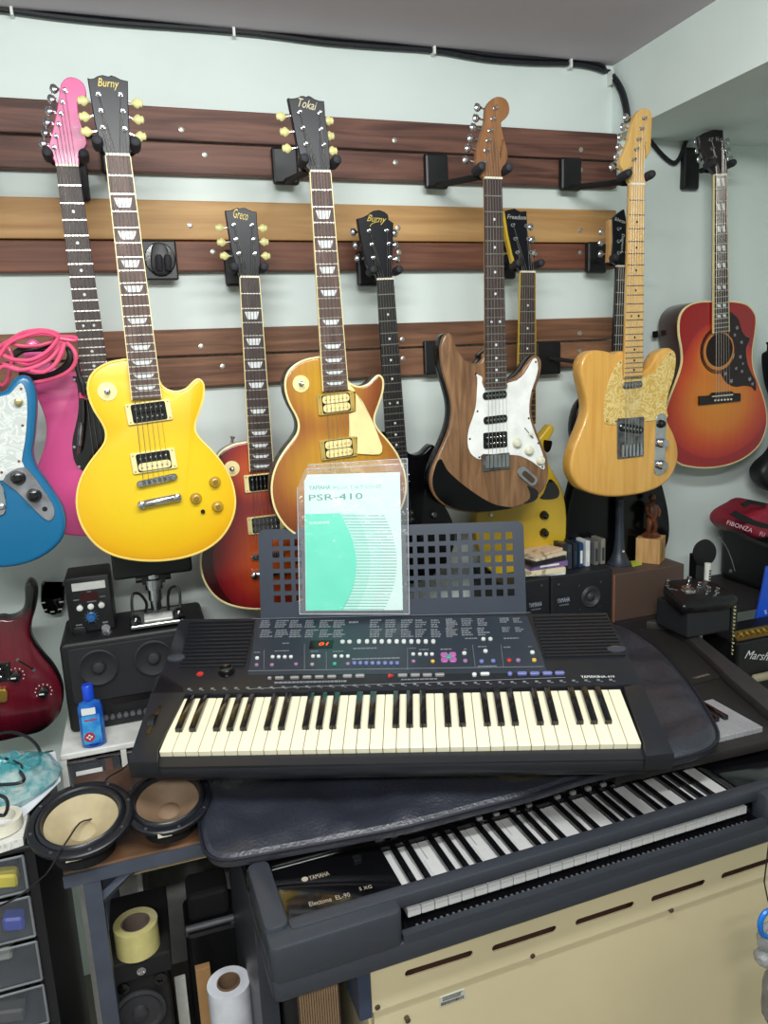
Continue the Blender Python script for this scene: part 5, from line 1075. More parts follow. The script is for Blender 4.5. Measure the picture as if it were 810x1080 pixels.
# black drawer tower bottom-left
yt = 1.30; F = WF(yt); zt1 = PY(30, 890, yt).z; tx1 = -.240; tx0 = -.56
tw = thing('drawer_tower', 'black plastic drawer tower with clear drawers in the lower left corner', 'drawers', ((tx0+tx1)/2, yt+.17, 0))
FRM = pr('frame_black', (26, 27, 31), .4)
for x in (tx0, tx1-.016): MB().box((x, yt, 0), (x+.016, yt+.34, zt1-.012)).build('side_frame', FRM, tw)
bx('top', (tx0-.004, yt-.004, zt1-.012), (tx1+.004, yt+.345, zt1), FRM, tw, .004)
za = zt1-.016
for i in range(8):
    h_ = .078 if i else .068
    if za-h_ < .02: break
    d = MB(); d.box((tx0+.018, yt-.008, za-h_), (tx1-.018, yt-.005, za)); d.box((tx0+.02, yt, za-h_), (tx1-.02, yt+.3, za-h_+.003)); d.box((tx1-.0215, yt, za-h_), (tx1-.0195, yt+.3, za-.004))
    o = d.build('drawer', CLR, tw); e = MB()
    for z in (za, za-h_): e.tube([(tx0+.018, yt-.0065, z), (tx1-.018, yt-.0065, z)], .0022, 5)
    e.tube([(tx1-.018, yt-.0065, za), (tx1-.018, yt-.0065, za-h_)], .0022, 5); e.build('drawer_rim', CLRD, o)
    for j in range(5):
        cw = random.uniform(.03, .07); xx = tx1-.03-cw-random.random()*.16; m = random.choice([BLKM, MATS['grey_parts'], WHT2, MATS['copper_part'], BLKM])
        if i == 0 and j == 0: m = pr('yellow_bag', (232, 214, 40), .5); xx, cw = tx1-.11, .075
        if i == 1 and j == 0: m = pr('blue_part', (60, 80, 190), .4); xx, cw = tx1-.07, .035
        y0_ = yt+.01+.05*j; MB().prism(Frame((xx+cw/2, y0_, za-h_+.004), (1, 0, .1*(j-2)), (0, 0, 1)), rrect(0, .014, cw, .026, .006, 2), -.03, 0, .004, 1).build('contents', m, o)
    MB().box((tx0+.016, yt+.004, za-h_-.008), (tx1-.016, yt+.33, za-h_-.003)).build('shelf', FRM, tw)
    za -= h_+.012
# papers, bag, cable, tape on the tower
pz = zt1+.001
PP = pr('paper_white', (222, 226, 232), .6, var=.03, scale=5)
def sheet(name, label, pix, z, m=PP, th=.0015, cat='paper', grp=None):
    P = [PZ(u, v, z+th) for u, v in pix]; mb = MB(); F0 = Frame((0, 0, 0), (1, 0, 0), (0, 1, 0)); mb.prism(F0, [(p.x, p.y) for p in P], z, z+th); o = mb.build(name, m); return tag(o, label, cat, grp)
sheet('paper_stack', 'stack of printed white papers on top of the black drawer tower', [(-40, 905), (24, 884), (28, 866), (30, 852), (-40, 862)], pz, pr('printed_paper', (216, 216, 210), .6, col2=(150, 150, 150), scale=60, stretch=(1, 14, 1), cut=(.25, .5)), .014)
sheet('paper_sheet', 'white sheet of paper lying between the plastic bag and the black speaker driver', [(-20, 880), (6, 880), (64, 823), (58, 792), (30, 800), (-20, 850)], pz+.0155)
PLB = pr('bag_plastic', (186, 214, 214), .15, alpha=.55, spec=.9, bump=.6, scale=30, dist=.01, col2=(70, 170, 180), cut=(.45, .62))
# crumpled plastic bag
def lump(cx, cy, z0, rx, ry, h, m, name, seed=1, n=18, amp=.35):
    mb = MB(); rings = []
    for k in range(8):
        ph = math.pi/2*k/7; rr = math.cos(ph)
        rings.append([Vector((cx+rx*max(rr, .02)*math.cos(t)*(1+amp*noise.noise(Vector((math.cos(t)*2+seed, math.sin(t)*2, k*.6)))), cy+ry*max(rr, .02)*math.sin(t)*(1+amp*noise.noise(Vector((math.cos(t)*2, math.sin(t)*2+seed, k*.6)))), z0+h*math.sin(ph)*(1+amp*noise.noise(Vector((math.cos(t)*2+seed*3, math.sin(t)*2, k*.9)))))) for t in (2*math.pi*i/n for i in range(n))])
    return mb.rings(rings)
c1 = PZ(12, 822, pz+.03)
pb = thing('plastic_bag', 'crumpled clear and turquoise plastic bag on the papers under the dark red guitar', 'bag', (c1.x, c1.y, pz+.018))
lump(c1.x, c1.y, pz+.018, .085, .09, .05, PLB, '', 3).build('film', PLB, pb, smooth=True)
lump(c1.x-.01, c1.y-.02, pz+.019, .05, .04, .03, WHT2, '', 5).build('contents', WHT2, pb, smooth=True)
cbt = [(-10, 778), (10, 772), (30, 778), (42, 792), (40, 808), (28, 812), (20, 806), (4, 800), (-10, 806), (-20, 830), (6, 842), (4, 860), (-14, 850), (-16, 820), (6, 802), (24, 818), (20, 826), (-10, 828)]
P = [PZ(u, v, pz+.055+.012*math.sin(i*1.3)) for i, (u, v) in enumerate(cbt)]
tag(MB().tube(smooth([tuple(p) for p in P], 5, False), .0032, 7).build('cable', cab, None, smooth=True), 'black cable looped over the plastic bag at the left edge', 'cable')
c1 = PZ(0, 866, pz+.03); o = MB().lathe([(.026, 0), (.036, 0), (.036, .02), (.026, .02), (.026, 0)], (c1.x, c1.y, pz+.0172), (0, 0, 1), 32).build('tape_roll', pr('masking_tape', (218, 214, 196), .55), None, smooth=True)
tag(o, 'roll of off-white masking tape at the left edge on the papers', 'tape')

# wooden workbench shelf with two loose drivers
yw_ = 1.25; P0 = PY(66, 921, yw_); P1 = PY(66, 931, yw_); wz1, wz0 = P0.z, P0.z-.018
sh = thing('shelf_rack', 'worn wooden shelf board on dark grey metal legs carrying two bare speaker drivers', 'shelf', (.0, yw_+.12, 0))
WD = woodm('worn_board', (48, 36, 30), (112, 80, 54), (6, 4, 20), .5, .1, .3)
sx_ = .085
bx('board', (P0.x, yw_, wz0), (sx_, yw_+.33, wz1), WD, sh, .003)
IR = pr('grey_iron', (72, 78, 92), .5, .2)
MB().box((P0.x, yw_-.006, wz0-.008), (sx_, yw_-.0005, wz1-.004)).build('front_rail', IR, sh)
lg0 = PY(88, 935, yw_-.004).x; lw = .028
MB().box((lg0, yw_-.005, 0), (lg0+lw, yw_+.02, wz0-.009)).build('leg', IR, sh); MB().box((lg0, yw_+.29, 0), (lg0+lw, yw_+.315, wz0-.001)).build('leg', IR, sh)
b0, b1 = PY(146, 918, yw_), PY(104, 953, yw_)
MB().tube([(b0.x, yw_+.008, wz0-.002), (b1.x-.006, yw_+.008, b1.z-.006)], .009, 4).build('brace', IR, sh)
for i, (x0_, x1_, dz) in enumerate(((-.09, .06, .012), (-.07, .075, .019), (-.085, .05, .026))):
    tag(bx('wood_strip', (x0_, yw_+.012+.004*i, wz0-dz-.005), (x1_, yw_+.25, wz0-dz), pr('pale_wood_%d' % i, (200-14*i, 186-16*i, 150-16*i), .6), None, .001), ['pale thin board stored directly under the worn shelf', 'middle thin tan board stored under the worn shelf', 'lowest thin tan board stored under the worn shelf'][i], 'board')
def driver(u, v, zc, R, label, tilt, cone):
    p = PZ(u, v, zc+R*.68); t = thing('speaker_driver', label, 'speaker', (p.x, p.y, zc))
    ax = Vector((0, -math.sin(tilt), math.cos(tilt))); o = Vector((p.x, p.y, zc+R*.70))
    # flanged frame, roll surround, cone, cap, basket and magnet
    F1 = [(R*.80, .0), (R, .0), (R, .006), (R*.97, .008), (R*.86, .008), (R*.84, .002), (R*.80, .0)]
    MB().lathe(F1, o, ax, 40).build('frame', pr('driver_frame', (24, 26, 32), .35), t, smooth=True)
    MB().lathe([(R*.85, .004), (R*.82, .011), (R*.78, .013), (R*.74, .011), (R*.72, .003), (R*.70, .001)], o, ax, 40, cap0=False, cap1=False).build('surround', pr('rubber_surround', (26, 28, 34), .3), t, smooth=True)
    cn = MB().lathe([(R*.715, .002), (R*.5, -R*.16), (R*.24, -R*.30), (R*.23, -R*.31), (.0005, -R*.31)], o, ax, 40, cap0=False).build('cone', pr(cone[0], cone[1], .65, var=.15, scale=20), t, smooth=True)
    MB().lathe([(R*.25, -R*.295), (R*.2, -R*.25), (R*.1, -R*.22), (.0005, -R*.215)], o, ax, 24).build('dust_cap', MATS[cone[0]], cn, smooth=True)
    MB().lathe([(R*.9, -.001), (R*.82, -.02), (R*.60, -R*.40), (R*.45, -R*.62), (.001, -R*.62)], o, ax, 28, cap0=False).build('basket', pr('basket', (36, 36, 42), .4, .4), t, smooth=True)
    for k in range(8):
        a = 2*math.pi*k/8+.2; e1 = Vector((1, 0, 0)); e2 = ax.cross(e1); MB().lathe([(.003, .007), (.003, .0095), (.001, .010)], o+(e1*math.cos(a)+e2*math.sin(a))*R*.925, ax, 8).build('screw', STEEL, t)
    q = o+Vector((-.01, -R*.80, -.012)); MB().box((q.x-.012, q.y-.012, q.z-.01), (q.x+.012, q.y, q.z-.002)).build('terminal', pr('terminal_ivory', (210, 204, 180), .5), t)
    MB().lathe([(R*.58, 0), (R*.58, R*.22), (R*.3, R*.24), (.001, R*.24)], (o.x, o.y, zc), (0, 0, 1), 24).build('magnet', BLKM, t)
driver(86, 866, wz1, .088, 'bare round speaker driver with pale cream cone, left one on the wooden shelf', .22, ('cream_cone', (176, 162, 128)))
driver(177, 846, wz1, .079, 'bare round speaker driver with brown cone, right one partly under the bag', .25, ('brown_cone', (128, 104, 82)))
wr = [(142, 800), (128, 812), (112, 822), (110, 840), (106, 858), (96, 864), (84, 868), (72, 885), (62, 900), (52, 918), (40, 930), (20, 945), (-5, 958)]
P = [PY(u, v, 1.50-.42*i/12) for i, (u, v) in enumerate(wr)]
tag(MB().tube(smooth([tuple(p) for p in P], 3, False), .0016, 6).build('wire', cab, None), 'thin black wire trailing across the cream speaker cone', 'cable')
# under the shelf: monitor, tape, film roll, black case
ym2 = 1.32; F = WF(ym2); pL, pR = PY(113, 1019, ym2), PY(180, 1005, ym2); mz1 = (pL.z+pR.z)/2
mo = thing('speaker', 'small black bookshelf speaker on the floor under the wooden shelf', 'speaker', ((pL.x+pR.x)/2, ym2+.1, .52))
bx('box', (pL.x, ym2, .52), (pR.x, ym2+.2, mz1), BLKM, mo, .004); bx('stand', (pL.x+.01, ym2+.01, 0), (pR.x-.01, ym2+.19, .519), pr('stand_dark', (30, 29, 30), .7), mo, .004)
for u, v, r_, m_ in ((149, 1023, .0085, CHR), (130, 1042, .011, BLKG), (169, 1031, .012, BLKG)): a, b = F.L(u, v); MB().lathe([(r_, 0), (r_, .004), (r_*.6, .001+.003), (r_*.5, .001)], F.W(a, b), F.n, 16).build('dial', m_, mo, smooth=True)
a, b = F.L(148, 1067); MB().lathe([(.048, 0), (.048, .004), (.042, .006), (.036, .001), (.015, -.0+.0012), (.013, .008), (.0005, .011)], F.W(a, b), F.n, 32).build('woofer', CG, mo, smooth=True)
tp = PZ(146, 1000, mz1+.001); o = MB().lathe([(.027, 0), (.041, 0), (.041, .055), (.027, .055), (.027, 0)], (tp.x, tp.y+.005, mz1), (0, 0, 1), 32).build('tape_roll', pr('clear_tape_yellow', (206, 196, 130), .15, coat=.5), None, smooth=True)
tag(o, 'upright roll of yellowish clear packing tape on the small speaker', 'tape')
MB().lathe([(.0235, .002), (.0265, .002), (.0265, .054), (.0235, .054), (.0235, .002)], (tp.x, tp.y+.005, mz1), (0, 0, 1), 28).build('core', pr('core_card', (120, 104, 96), .7), o)
fr_ = PZ(241, 1036, .52); t = thing('film_roll', 'upright roll of white cling film beside the small speaker', 'film roll', (fr_.x, fr_.y, 0))
MB().lathe([(.022, 0), (.040, 0), (.040, .52), (.022, .52), (.022, 0)], (fr_.x, fr_.y, 0), (0, 0, 1), 32).build('film', pr('white_film', (222, 224, 232), .2, coat=.3), t, smooth=True)
MB().lathe([(.019, .0), (.0215, 0), (.0215, .523), (.019, .523), (.019, 0)], (fr_.x, fr_.y, 0), (0, 0, 1), 24).build('core', pr('brown_core', (112, 88, 66), .8), t, smooth=True)
p = PY(206, 1024, 1.36); tag(bx('cardboard_piece', (p.x, 1.36, 0), (PY(222, 1024, 1.36).x, 1.375, p.z), pr('cardboard', (176, 134, 88), .8), None, .001), 'upright strip of brown cardboard left of the film roll', 'cardboard')
p = PY(182, 1030, 1.42); tag(bx('white_panel', (PY(184, 1035, 1.42).x, 1.42, 0), (PY(196, 1035, 1.42).x, 1.43, p.z-.01), WHT2, None, .001), 'narrow off-white panel standing behind the small speaker', 'panel')
yc = 1.42; a0, a1 = PY(197, 980, yc), PY(246, 972, yc); t = thing('tool_case', 'black tool case with grey handle in the shadow under the shelf', 'case', ((a0.x+a1.x)/2, yc+.05, 0))
bx('case_body', (a0.x-.004, yc, 0), (a1.x+.012, yc+.12, a0.z-.015), BLK, t, .01)
MB().tube([(a0.x, yc+.01, a0.z-.02), (a0.x, yc-.004, a0.z+.002), (a1.x, yc-.004, a0.z+.002), (a1.x, yc+.01, a0.z-.02)], .007, 8).build('handle', pr('handle_grey', (92, 94, 100), .5), t, smooth=True)
bx('lid', (a0.x+.006, yc+.03, a0.z-.0145), (a1.x-.002, yc+.11, a0.z+.05), BLKM, t, .01)

# ================================================================ pink cable coil on the wall
kp2 = crop(0, 340, 7.36); PC = pr('pink_cable', (226, 84, 124), .4, coat=.2)
cl = thing('cable_coil', 'coiled bright pink instrument cable hanging over the pink guitar horn', 'cable', PY(40, 400, 1.66))
loops = [[(60, 150), (180, 80), (330, 60), (440, 85), (455, 110), (400, 150), (300, 180), (180, 185), (80, 160)],
         [(-40, 230), (40, 160), (200, 110), (330, 90), (450, 110), (580, 115), (575, 140), (460, 125)],
         [(455, 150), (420, 220), (330, 290), (230, 330), (140, 310), (60, 260), (10, 235), (60, 200), (90, 260), (80, 350), (60, 440), (20, 490), (-20, 470)],
         [(495, 165), (480, 250), (420, 330), (340, 380), (250, 380), (120, 355), (20, 320), (-40, 330)],
         [(520, 160), (570, 210), (590, 270), (570, 340), (500, 400), (400, 440), (260, 470)],
         [(-30, 300), (60, 170), (180, 110), (320, 75), (430, 100), (440, 140), (360, 230), (240, 290), (120, 290), (30, 260)],
         [(-40, 400), (30, 340), (140, 370), (260, 350), (380, 290), (460, 200), (470, 150)],
         [(240, 375), (340, 385), (430, 320), (480, 220), (500, 160)]]
for i, lp in enumerate(loops):
    P = [PY(*kp2(q), 1.665-.012*i-.008*math.sin(j)) for j, q in enumerate(lp)]; MB().tube(smooth([tuple(p) for p in P], 5, i == -1), .0038, 8).build('cable_loop', PC, cl, smooth=True)
dk = [[(520, 190), (540, 260), (500, 340), (400, 400), (270, 420), (150, 390)], [(100, 250), (180, 200), (350, 190), (430, 170)], [(590, 290), (610, 400), (640, 480), (650, 560)]]
tg = thing('cable_coil', 'coiled black instrument cable hanging inside the pink cable coil', 'cable', PY(60, 405, 1.69))
for i, lp in enumerate(dk):
    for d in (0, 9, 18) if i < 2 else (0,):
        P = [PY(*kp2((q[0]+d*.4, q[1]+d)), 1.688) for q in lp]; MB().tube(smooth([tuple(p) for p in P], 4, False), .005, 7).build('cable_loop', BLK, tg, smooth=True)
P = [PY(u, v, 1.70) for u, v in ((80, 385), (86, 410), (88, 432), (87, 455), (84, 478))]
MB().tube(smooth([tuple(p) for p in P], 3, False), .003, 6).build('cable_end', BLK, tg, smooth=True)
MB().tube([PY(86, 446, 1.70), PY(84, 470, 1.70)], .006, 10).build('plug_sleeve', STEEL, tg, smooth=True); MB().tube([PY(84, 470, 1.70), PY(83, 480, 1.70)], .003, 8).build('plug_tip', CHR, tg)
MB().tube([PY(87, 414, 1.70), PY(87, 420, 1.70)], .007, 8).build('pink_band', PC, tg)

# ================================================================ right side: bench and things on it
BZ = H-.762; desk = struct('trim_2', (.42, 1.72, BZ-.03), (2.3, 1.985, BZ), pr('shelf_dark', (38, 34, 34), .6)); 
o = desk; o.name = 'wall_shelf'; del o['kind']; tag(o, 'long dark wall shelf behind the keyboard carrying the small speakers and trophy', 'shelf')
for x in (.45, 1.2, 2.2): MB().box((x, 1.74, 0), (x+.03, 1.97, BZ-.0305)).build('support', BLKM, o)
ysp = 1.745; F = WF(ysp); kq = crop(540, 560, 5.79)
def px(u, v, Y=ysp): return PY(u, v, Y)
XL1, XR1 = px(530, 615).x, px(580.5, 612).x; XR2 = px(646, 600).x; zt_ = px(600, 606).z
for i, (x0_, x1_, lab) in enumerate(((XL1, XR1-.002, 'black studio speaker with white lettering, half hidden behind the music rest'), (XR1+.002, XR2, 'black studio speaker on its side with round woofer, beside the brown cabinet'))):
    t = thing('speaker', lab, 'speaker', ((x0_+x1_)/2, ysp+.1, BZ))
    bx('box', (x0_, ysp, BZ), (x1_, ysp+.2, zt_), pr('monitor_black', (24, 26, 32), .55), t, .004)
    pts = [(564.6, 637.5), (594.2, 632.8)][i]; a, b = F.L(*pts); text('logo', 'YAMAHA', F, a, b, .013, pr('logo_silver', (176, 184, 198), .4), t, .040, .0005)
    q = MB(); 
    for k in range(7): q.box((a-.012+k*.0042, b-.016, 0), (a-.0095+k*.0042, b-.0125, .001), F)
    q.build('model_print', PRN, t, kind='stuff')
    a, b = F.L(*[(571, 618), (589, 617)][i]); MB().lathe([(.0045, 0), (.0045, .002), (.001, .003)], F.W(a, b), F.n, 10).build('badge', STEEL, t)
    if i: 
        a, b = F.L(622.5, 629); r = .031; w_ = MB().lathe([(r, 0), (r, .004), (r*.92, .006), (r*.82, .004), (r*.75, .006), (r*.65, .003), (r*.4, .0015), (r*.38, .005), (r*.2, .009), (.0005, .010)], F.W(a, b), F.n, 32).build('woofer', CG, t, smooth=True)
        for p in ((610.5, 617.5), (633.5, 613.5), (611, 643), (634, 639.5)): aa, b2 = F.L(*p); MB().lathe([(.0028, 0), (.0028, .002)], F.W(aa, b2), F.n, 8).build('screw', STEEL, t)
# stack of discs / booklets
spec = [((223, 228, 236), .004), ((226, 214, 180), .012), ((122, 96, 150), .012), ((30, 30, 36), .010), ((222, 206, 176), .007), ((216, 188, 160), .006)]
zz = zt_; labs = ['pale blue sheet at the bottom of the small stack on the speaker', 'cream booklet second from the bottom of the small stack', 'purple and white striped case in the middle of the small stack', 'black case above the striped one in the small stack', 'cream booklet second from the top of the small stack', 'peach printed booklet on top of the small stack']
x0s, x1s = px(553, 600, 1.79).x, px(592, 600, 1.79).x
for i, (c, h_) in enumerate(spec):
    dx = random.uniform(-.006, .006); F0 = Frame(((x0s+x1s)/2+dx, 1.80+random.uniform(-.008, .008), 0), (math.cos(.12*(i-2)), math.sin(.12*(i-2)), 0), (-math.sin(.12*(i-2)), math.cos(.12*(i-2)), 0))
    hh = MB().prism(F0, rrect(0, 0, (x1s-x0s), .075, .003, 2), zz+.0003, zz+h_*1.25, .0008, 1)
    o = hh.build('booklet', pr('disc_%d' % i, c, .5, col2=tuple(int(v*.7) for v in c), scale=50, cut=(.35, .45)), None); tag(o, labs[i], 'booklet', 'small stack on the speaker'); zz += h_*1.25+.0003
    if i == 2: MB().box((-.03, -.0385, zz-.009), (.03, -.0376, zz-.004), F0).build('white_band', WHT, o)
# upright cassettes
casc = [((594, 577, 604), (34, 34, 40)), ((599, 568, 601), (58, 62, 72)), ((605, 567, 600), (30, 34, 44)), ((611, 572, 603), (28, 60, 96)), ((618, 571, 602), (210, 214, 216)), ((627, 564, 598), (104, 104, 102)), ((634, 563, 597), (130, 126, 116))]
cl_ = ['leftmost black case with barcode', 'dark grey case second from the left', 'black case third from the left', 'dark blue case in the middle', 'white-spined case right of the blue one', 'grey clear case second from the right', 'clear beige case at the right end']
for i, ((u, va, vb), c) in enumerate(casc):
    p = PY(u, vb, 1.80); q = PY(u, va, 1.80); h_ = q.z-p.z; t = bx('cassette_case', (p.x-.0075, 1.79, zt_+.0005), (p.x+.0068, 1.86, zt_+.076-.004*(i % 2)), pr('case_%d' % i, c, .3), None, .0015)
    tag(t, cl_[i]+' of the upright row on the speaker', 'case', 'upright cases on the speaker')
    MB().box((p.x-.004, 1.7885, zt_+.012), (p.x+.003, 1.7899, zt_+.05)).build('spine_label', (WHT if i in (0, 3, 4) else MATS['rest_blue_black'] if 'rest_blue_black' in MATS else WHT2), t)
# cone stand
yl = 1.80; c = PZ(656, 600, zt_); kt2 = crop(600, 500, 3.857)
xb0 = PY(646, 607, 1.74).x; xb1 = PY(722, 594, 1.74).x; zb1 = (PY(646, 607, 1.74).z+PY(722, 594, 1.74).z)/2
t = thing('speaker', 'brown wooden speaker cabinet behind the right end of the keyboard', 'speaker', ((xb0+xb1)/2, 1.85, BZ))
bx('box', (xb0+.002, 1.74, BZ), (xb1, 1.975, zb1), pr('brown_vinyl', (84, 66, 58), .55, bump=.2, scale=300), t, .003)
MB().box((xb0+.0025, 1.737, BZ), (xb0+.007, 1.7402, zb1-.002)).build('lit_edge', pr('orange_lit_edge', (140, 92, 60), .6), t)  # orange light on the box's left edge, put in as a coloured strip
cs = PY(657, 603, 1.80); t = thing('stand', 'dark cone-shaped stand with round base and small silver emblem', 'stand', (cs.x, 1.82, zb1))
MB().lathe([(.036, 0), (.036, .006), (.028, .014), (.018, .040), (.0135, .08), (.0125, .16), (.012, .20)], (cs.x, 1.82, zb1), (0, 0, 1), 24).build('cone', pr('slate_plastic', (44, 50, 62), .45), t, smooth=True)
MB().lathe([(.0045, 0), (.0045, .002), (.003, .002), (.003, .001), (.0005, .001)], (cs.x, 1.82-.0175, zb1+.045), (0, -1, .2), 12).build('emblem', CHR, t)
tag(sheet('paper_slip', 'small lime green slip of paper beside the trophy block', [(664, 592), (676, 590), (677, 595), (667, 597)], zb1, pr('lime', (176, 196, 70), .6), .002), None)
# trophy
tc = PY(689, 598, 1.80); zt0 = zb1; a = math.radians(38); TFm = Frame((tc.x, 1.815, 0), (math.cos(a), math.sin(a), 0), (-math.sin(a), math.cos(a), 0))
t = thing('trophy', 'small carved figure trophy on a tall pale wooden block', 'trophy', (tc.x, 1.815, zt0))
tz = PY(689, 567, 1.80).z
MB().prism(TFm, rrect(0, 0, .070, .070, .002, 1), zt0, tz, .001, 1).build('block', woodm('trophy_wood', (168, 124, 74), (206, 164, 110), (40, 40, 4), .5), t)
FF = Frame(TFm.W(0, -.0353, 0), TFm.e1, (0, 0, 1)); q = MB()
for i in range(6): q.box((-.014+random.random()*.004, zt0+.018+i*.007, 0), (.014-random.random()*.004, zt0+.0195+i*.007, .0008), FF)
q.build('engraving', pr('engraved', (120, 84, 48), .6), t, kind='stuff')
CW = woodm('carved_wood', (46, 26, 18), (120, 66, 36), (30, 30, 10), .35, .3); cx_, cy_ = tc.x, 1.815
def fig():
    f = MB(); 
    f.lathe([(.020, 0), (.021, .004), (.016, .008), (.014, .010)], (cx_, cy_, tz), (0, 0, 1), 12)
    f.tube([(cx_-.008, cy_, tz+.008), (cx_-.009, cy_-.004, tz+.022), (cx_-.004, cy_, tz+.04)], [.005, .0055, .008], 8)
    f.tube([(cx_+.008, cy_, tz+.008), (cx_+.010, cy_-.003, tz+.022), (cx_+.004, cy_, tz+.04)], [.005, .0055, .008], 8)
    f.tube([(cx_, cy_, tz+.036), (cx_+.001, cy_-.002, tz+.052), (cx_-.001, cy_, tz+.068), (cx_, cy_, tz+.076)], [.010, .0125, .013, .006], 10)
    f.lathe([(.001, -.009), (.006, -.006), (.0085, 0), (.006, .007), (.001, .010)], (cx_+.001, cy_-.001, tz+.086), (0, 0, 1), 12)
    f.tube([(cx_-.012, cy_, tz+.068), (cx_-.017, cy_-.006, tz+.056), (cx_-.008, cy_-.013, tz+.048)], [.0045, .004, .003], 7)
    f.tube([(cx_+.012, cy_, tz+.068), (cx_+.017, cy_-.005, tz+.056), (cx_+.009, cy_-.013, tz+.046)], [.0045, .004, .003], 7)
    f.v = [Vector((cx_+(v.x-cx_)*1.35, cy_+(v.y-cy_)*1.35, tz+(v.z-tz)*1.35)) for v in f.v]
    return f
fig().build('figure', CW, t, smooth=True)
# controller and black box
yx = 1.70; ORX = 0
q0, q1 = PY(697, 640, 1.66), PY(775, 640, 1.55); zx = PY(735, 642, 1.55).z
t = tag(bx('box', (q0.x, 1.55, H-.763), (q1.x-.012, 1.68, zx), pr('cloth_black', (28, 30, 34), .7, bump=.3, scale=200), None, .006), 'plain black box standing right of the brown speaker cabinet', 'box')
q = MB().box((q1.x-.010, 1.55, H-.763), (q1.x+.010, 1.68, zx)).build('carton', pr('carton_black', (18, 18, 20), .5)); tag(q, 'narrow black carton with pale vertical lettering beside the plain black box', 'box')
FC = Frame((q1.x, 1.5495, 0), (1, 0, 0), (0, 0, 1)); g = MB()
for i in range(14): zc = zx-.012-i*.0105; g.box((-.005, zc-.0035, 0), (-.002+random.random()*.006, zc+.001, .0008), FC); g.box((-.005, zc-.0035, 0), (-.003, zc+.0035, .0008), FC)
g.build('lettering', pr('carton_print', (206, 196, 150), .5), q, kind='stuff')
ct_ = thing('controller', 'black leather-cased controller with chrome joystick and knobs on the black box', 'controller', ((q0.x+q1.x)/2, 1.58, zx))
kx = crop(640, 560, 4.765); CFr = Frame(((q0.x+q1.x)/2, 1.60, zx+.002), (1, -.05, -.0), (0, .97, .28)); w2, d2 = (q1.x-q0.x)*.62, .11
MB().prism(CFr, smooth([(-w2, -.03), (-w2*.9, -.055), (0, -.06), (w2*.75, -.055), (w2*.85, -.02), (w2*.6, .05), (-w2*.4, .075), (-w2*.9, .04)], 4), 0.0, .030, .010, 3).build('case', pr('controller_leather', (18, 18, 21), .3, bump=.8, scale=60), ct_, smooth=True)
for p, r_, h_ in (((310, 268), .006, .016), ((412, 292), .017, .006), ((412, 262), .007, .024), ((463, 275), .006, .016), ((508, 292), .007, .012), ((550, 300), .006, .014)):
    a, b = CFr.L(*kx(p), .034); MB().lathe([(r_*1.2, .028), (r_*1.2, .031), (r_, .032), (r_*.9, .030+h_), (r_*.4, .031+h_)], CFr.W(a, b), CFr.n, 14).build('knob', CHR, ct_, smooth=True)
a0, b0 = CFr.L(*kx((320, 292)), .03); a1, b1 = CFr.L(*kx((360, 303)), .03); MB().tube([CFr.W(a0, b0, .031), CFr.W(a1, b1, .031)], .0015, 5).build('highlight_trim', CHR, ct_)
pw = PY(746, 618, 1.60); t = thing('tube', 'upright white cylinder with black lettering behind the controller', 'tube', (pw.x, 1.64, zx)); zhi = PY(746, 594, 1.64).z
MB().lathe([(.009, 0), (.009, zhi-zx-.001), (.0005, zhi-zx)], (PY(746, 610, 1.64).x, 1.64, zx+.0005), (0, 0, 1), 16).build('sleeve', WHT2, t, smooth=True)
FT = Frame((PY(746, 610, 1.64).x, 1.6305, 0), (1, 0, 0), (0, 0, 1)); g = MB()
for i in range(5): g.box((-.004+random.random()*.002, zx+.035+i*.008, 0), (.004-random.random()*.002, zx+.040+i*.008, .0008), FT)
g.build('lettering', BLK, t, kind='stuff')
# microphone with round foam shield
ymc = 1.76; c = PY(743, 583, ymc); t = thing('microphone', 'black microphone with large round foam screen against the wall', 'microphone', (PY(740, 620, ymc).x, ymc, BZ))
MB().lathe([(.001, -.014), (.026, -.014), (.037, -.008), (.041, .0), (.037, .008), (.026, .014), (.001, .015)], c, (0, -1, .1), 32).build('foam_screen', pr('foam', (18, 18, 20), .95, bump=.6, scale=200), t, smooth=True)
MB().box((c.x-.024, ymc+.006, BZ), (c.x+.014, ymc+.035, c.z-.006)).build('stand', BLK, t)
# big black speaker box with cord
ybx = 1.73; x0_ = PY(755, 600, 1.97).x; x1_ = x0_+.34; ztb = PY(775, 574, ybx).z
t = thing('speaker', 'large black speaker box under the red bag at the right', 'speaker', ((x0_+x1_)/2, 1.85, BZ))
bx('box', (x0_, ybx, BZ), (x1_, 1.96, ztb), LTR, t, .02); FS = WF(ybx)
P = [FS.W(*FS.L(u, v), .004) for u, v in ((757, 566), (764, 575), (770, 588), (774, 602))]; MB().tube(smooth([tuple(p) for p in P], 3, False), .0012, 5).build('cord', pr('cord_grey', (120, 118, 112), .5), t)
a, b = FS.L(770, 602); MB().lathe([(.006, 0), (.006, .003), (.0005, .004)], FS.W(a, b), FS.n, 12).build('badge', STEEL, t)
# second black box front right with grille
yg_ = 1.60; x2 = PY(795, 640, yg_).x; 
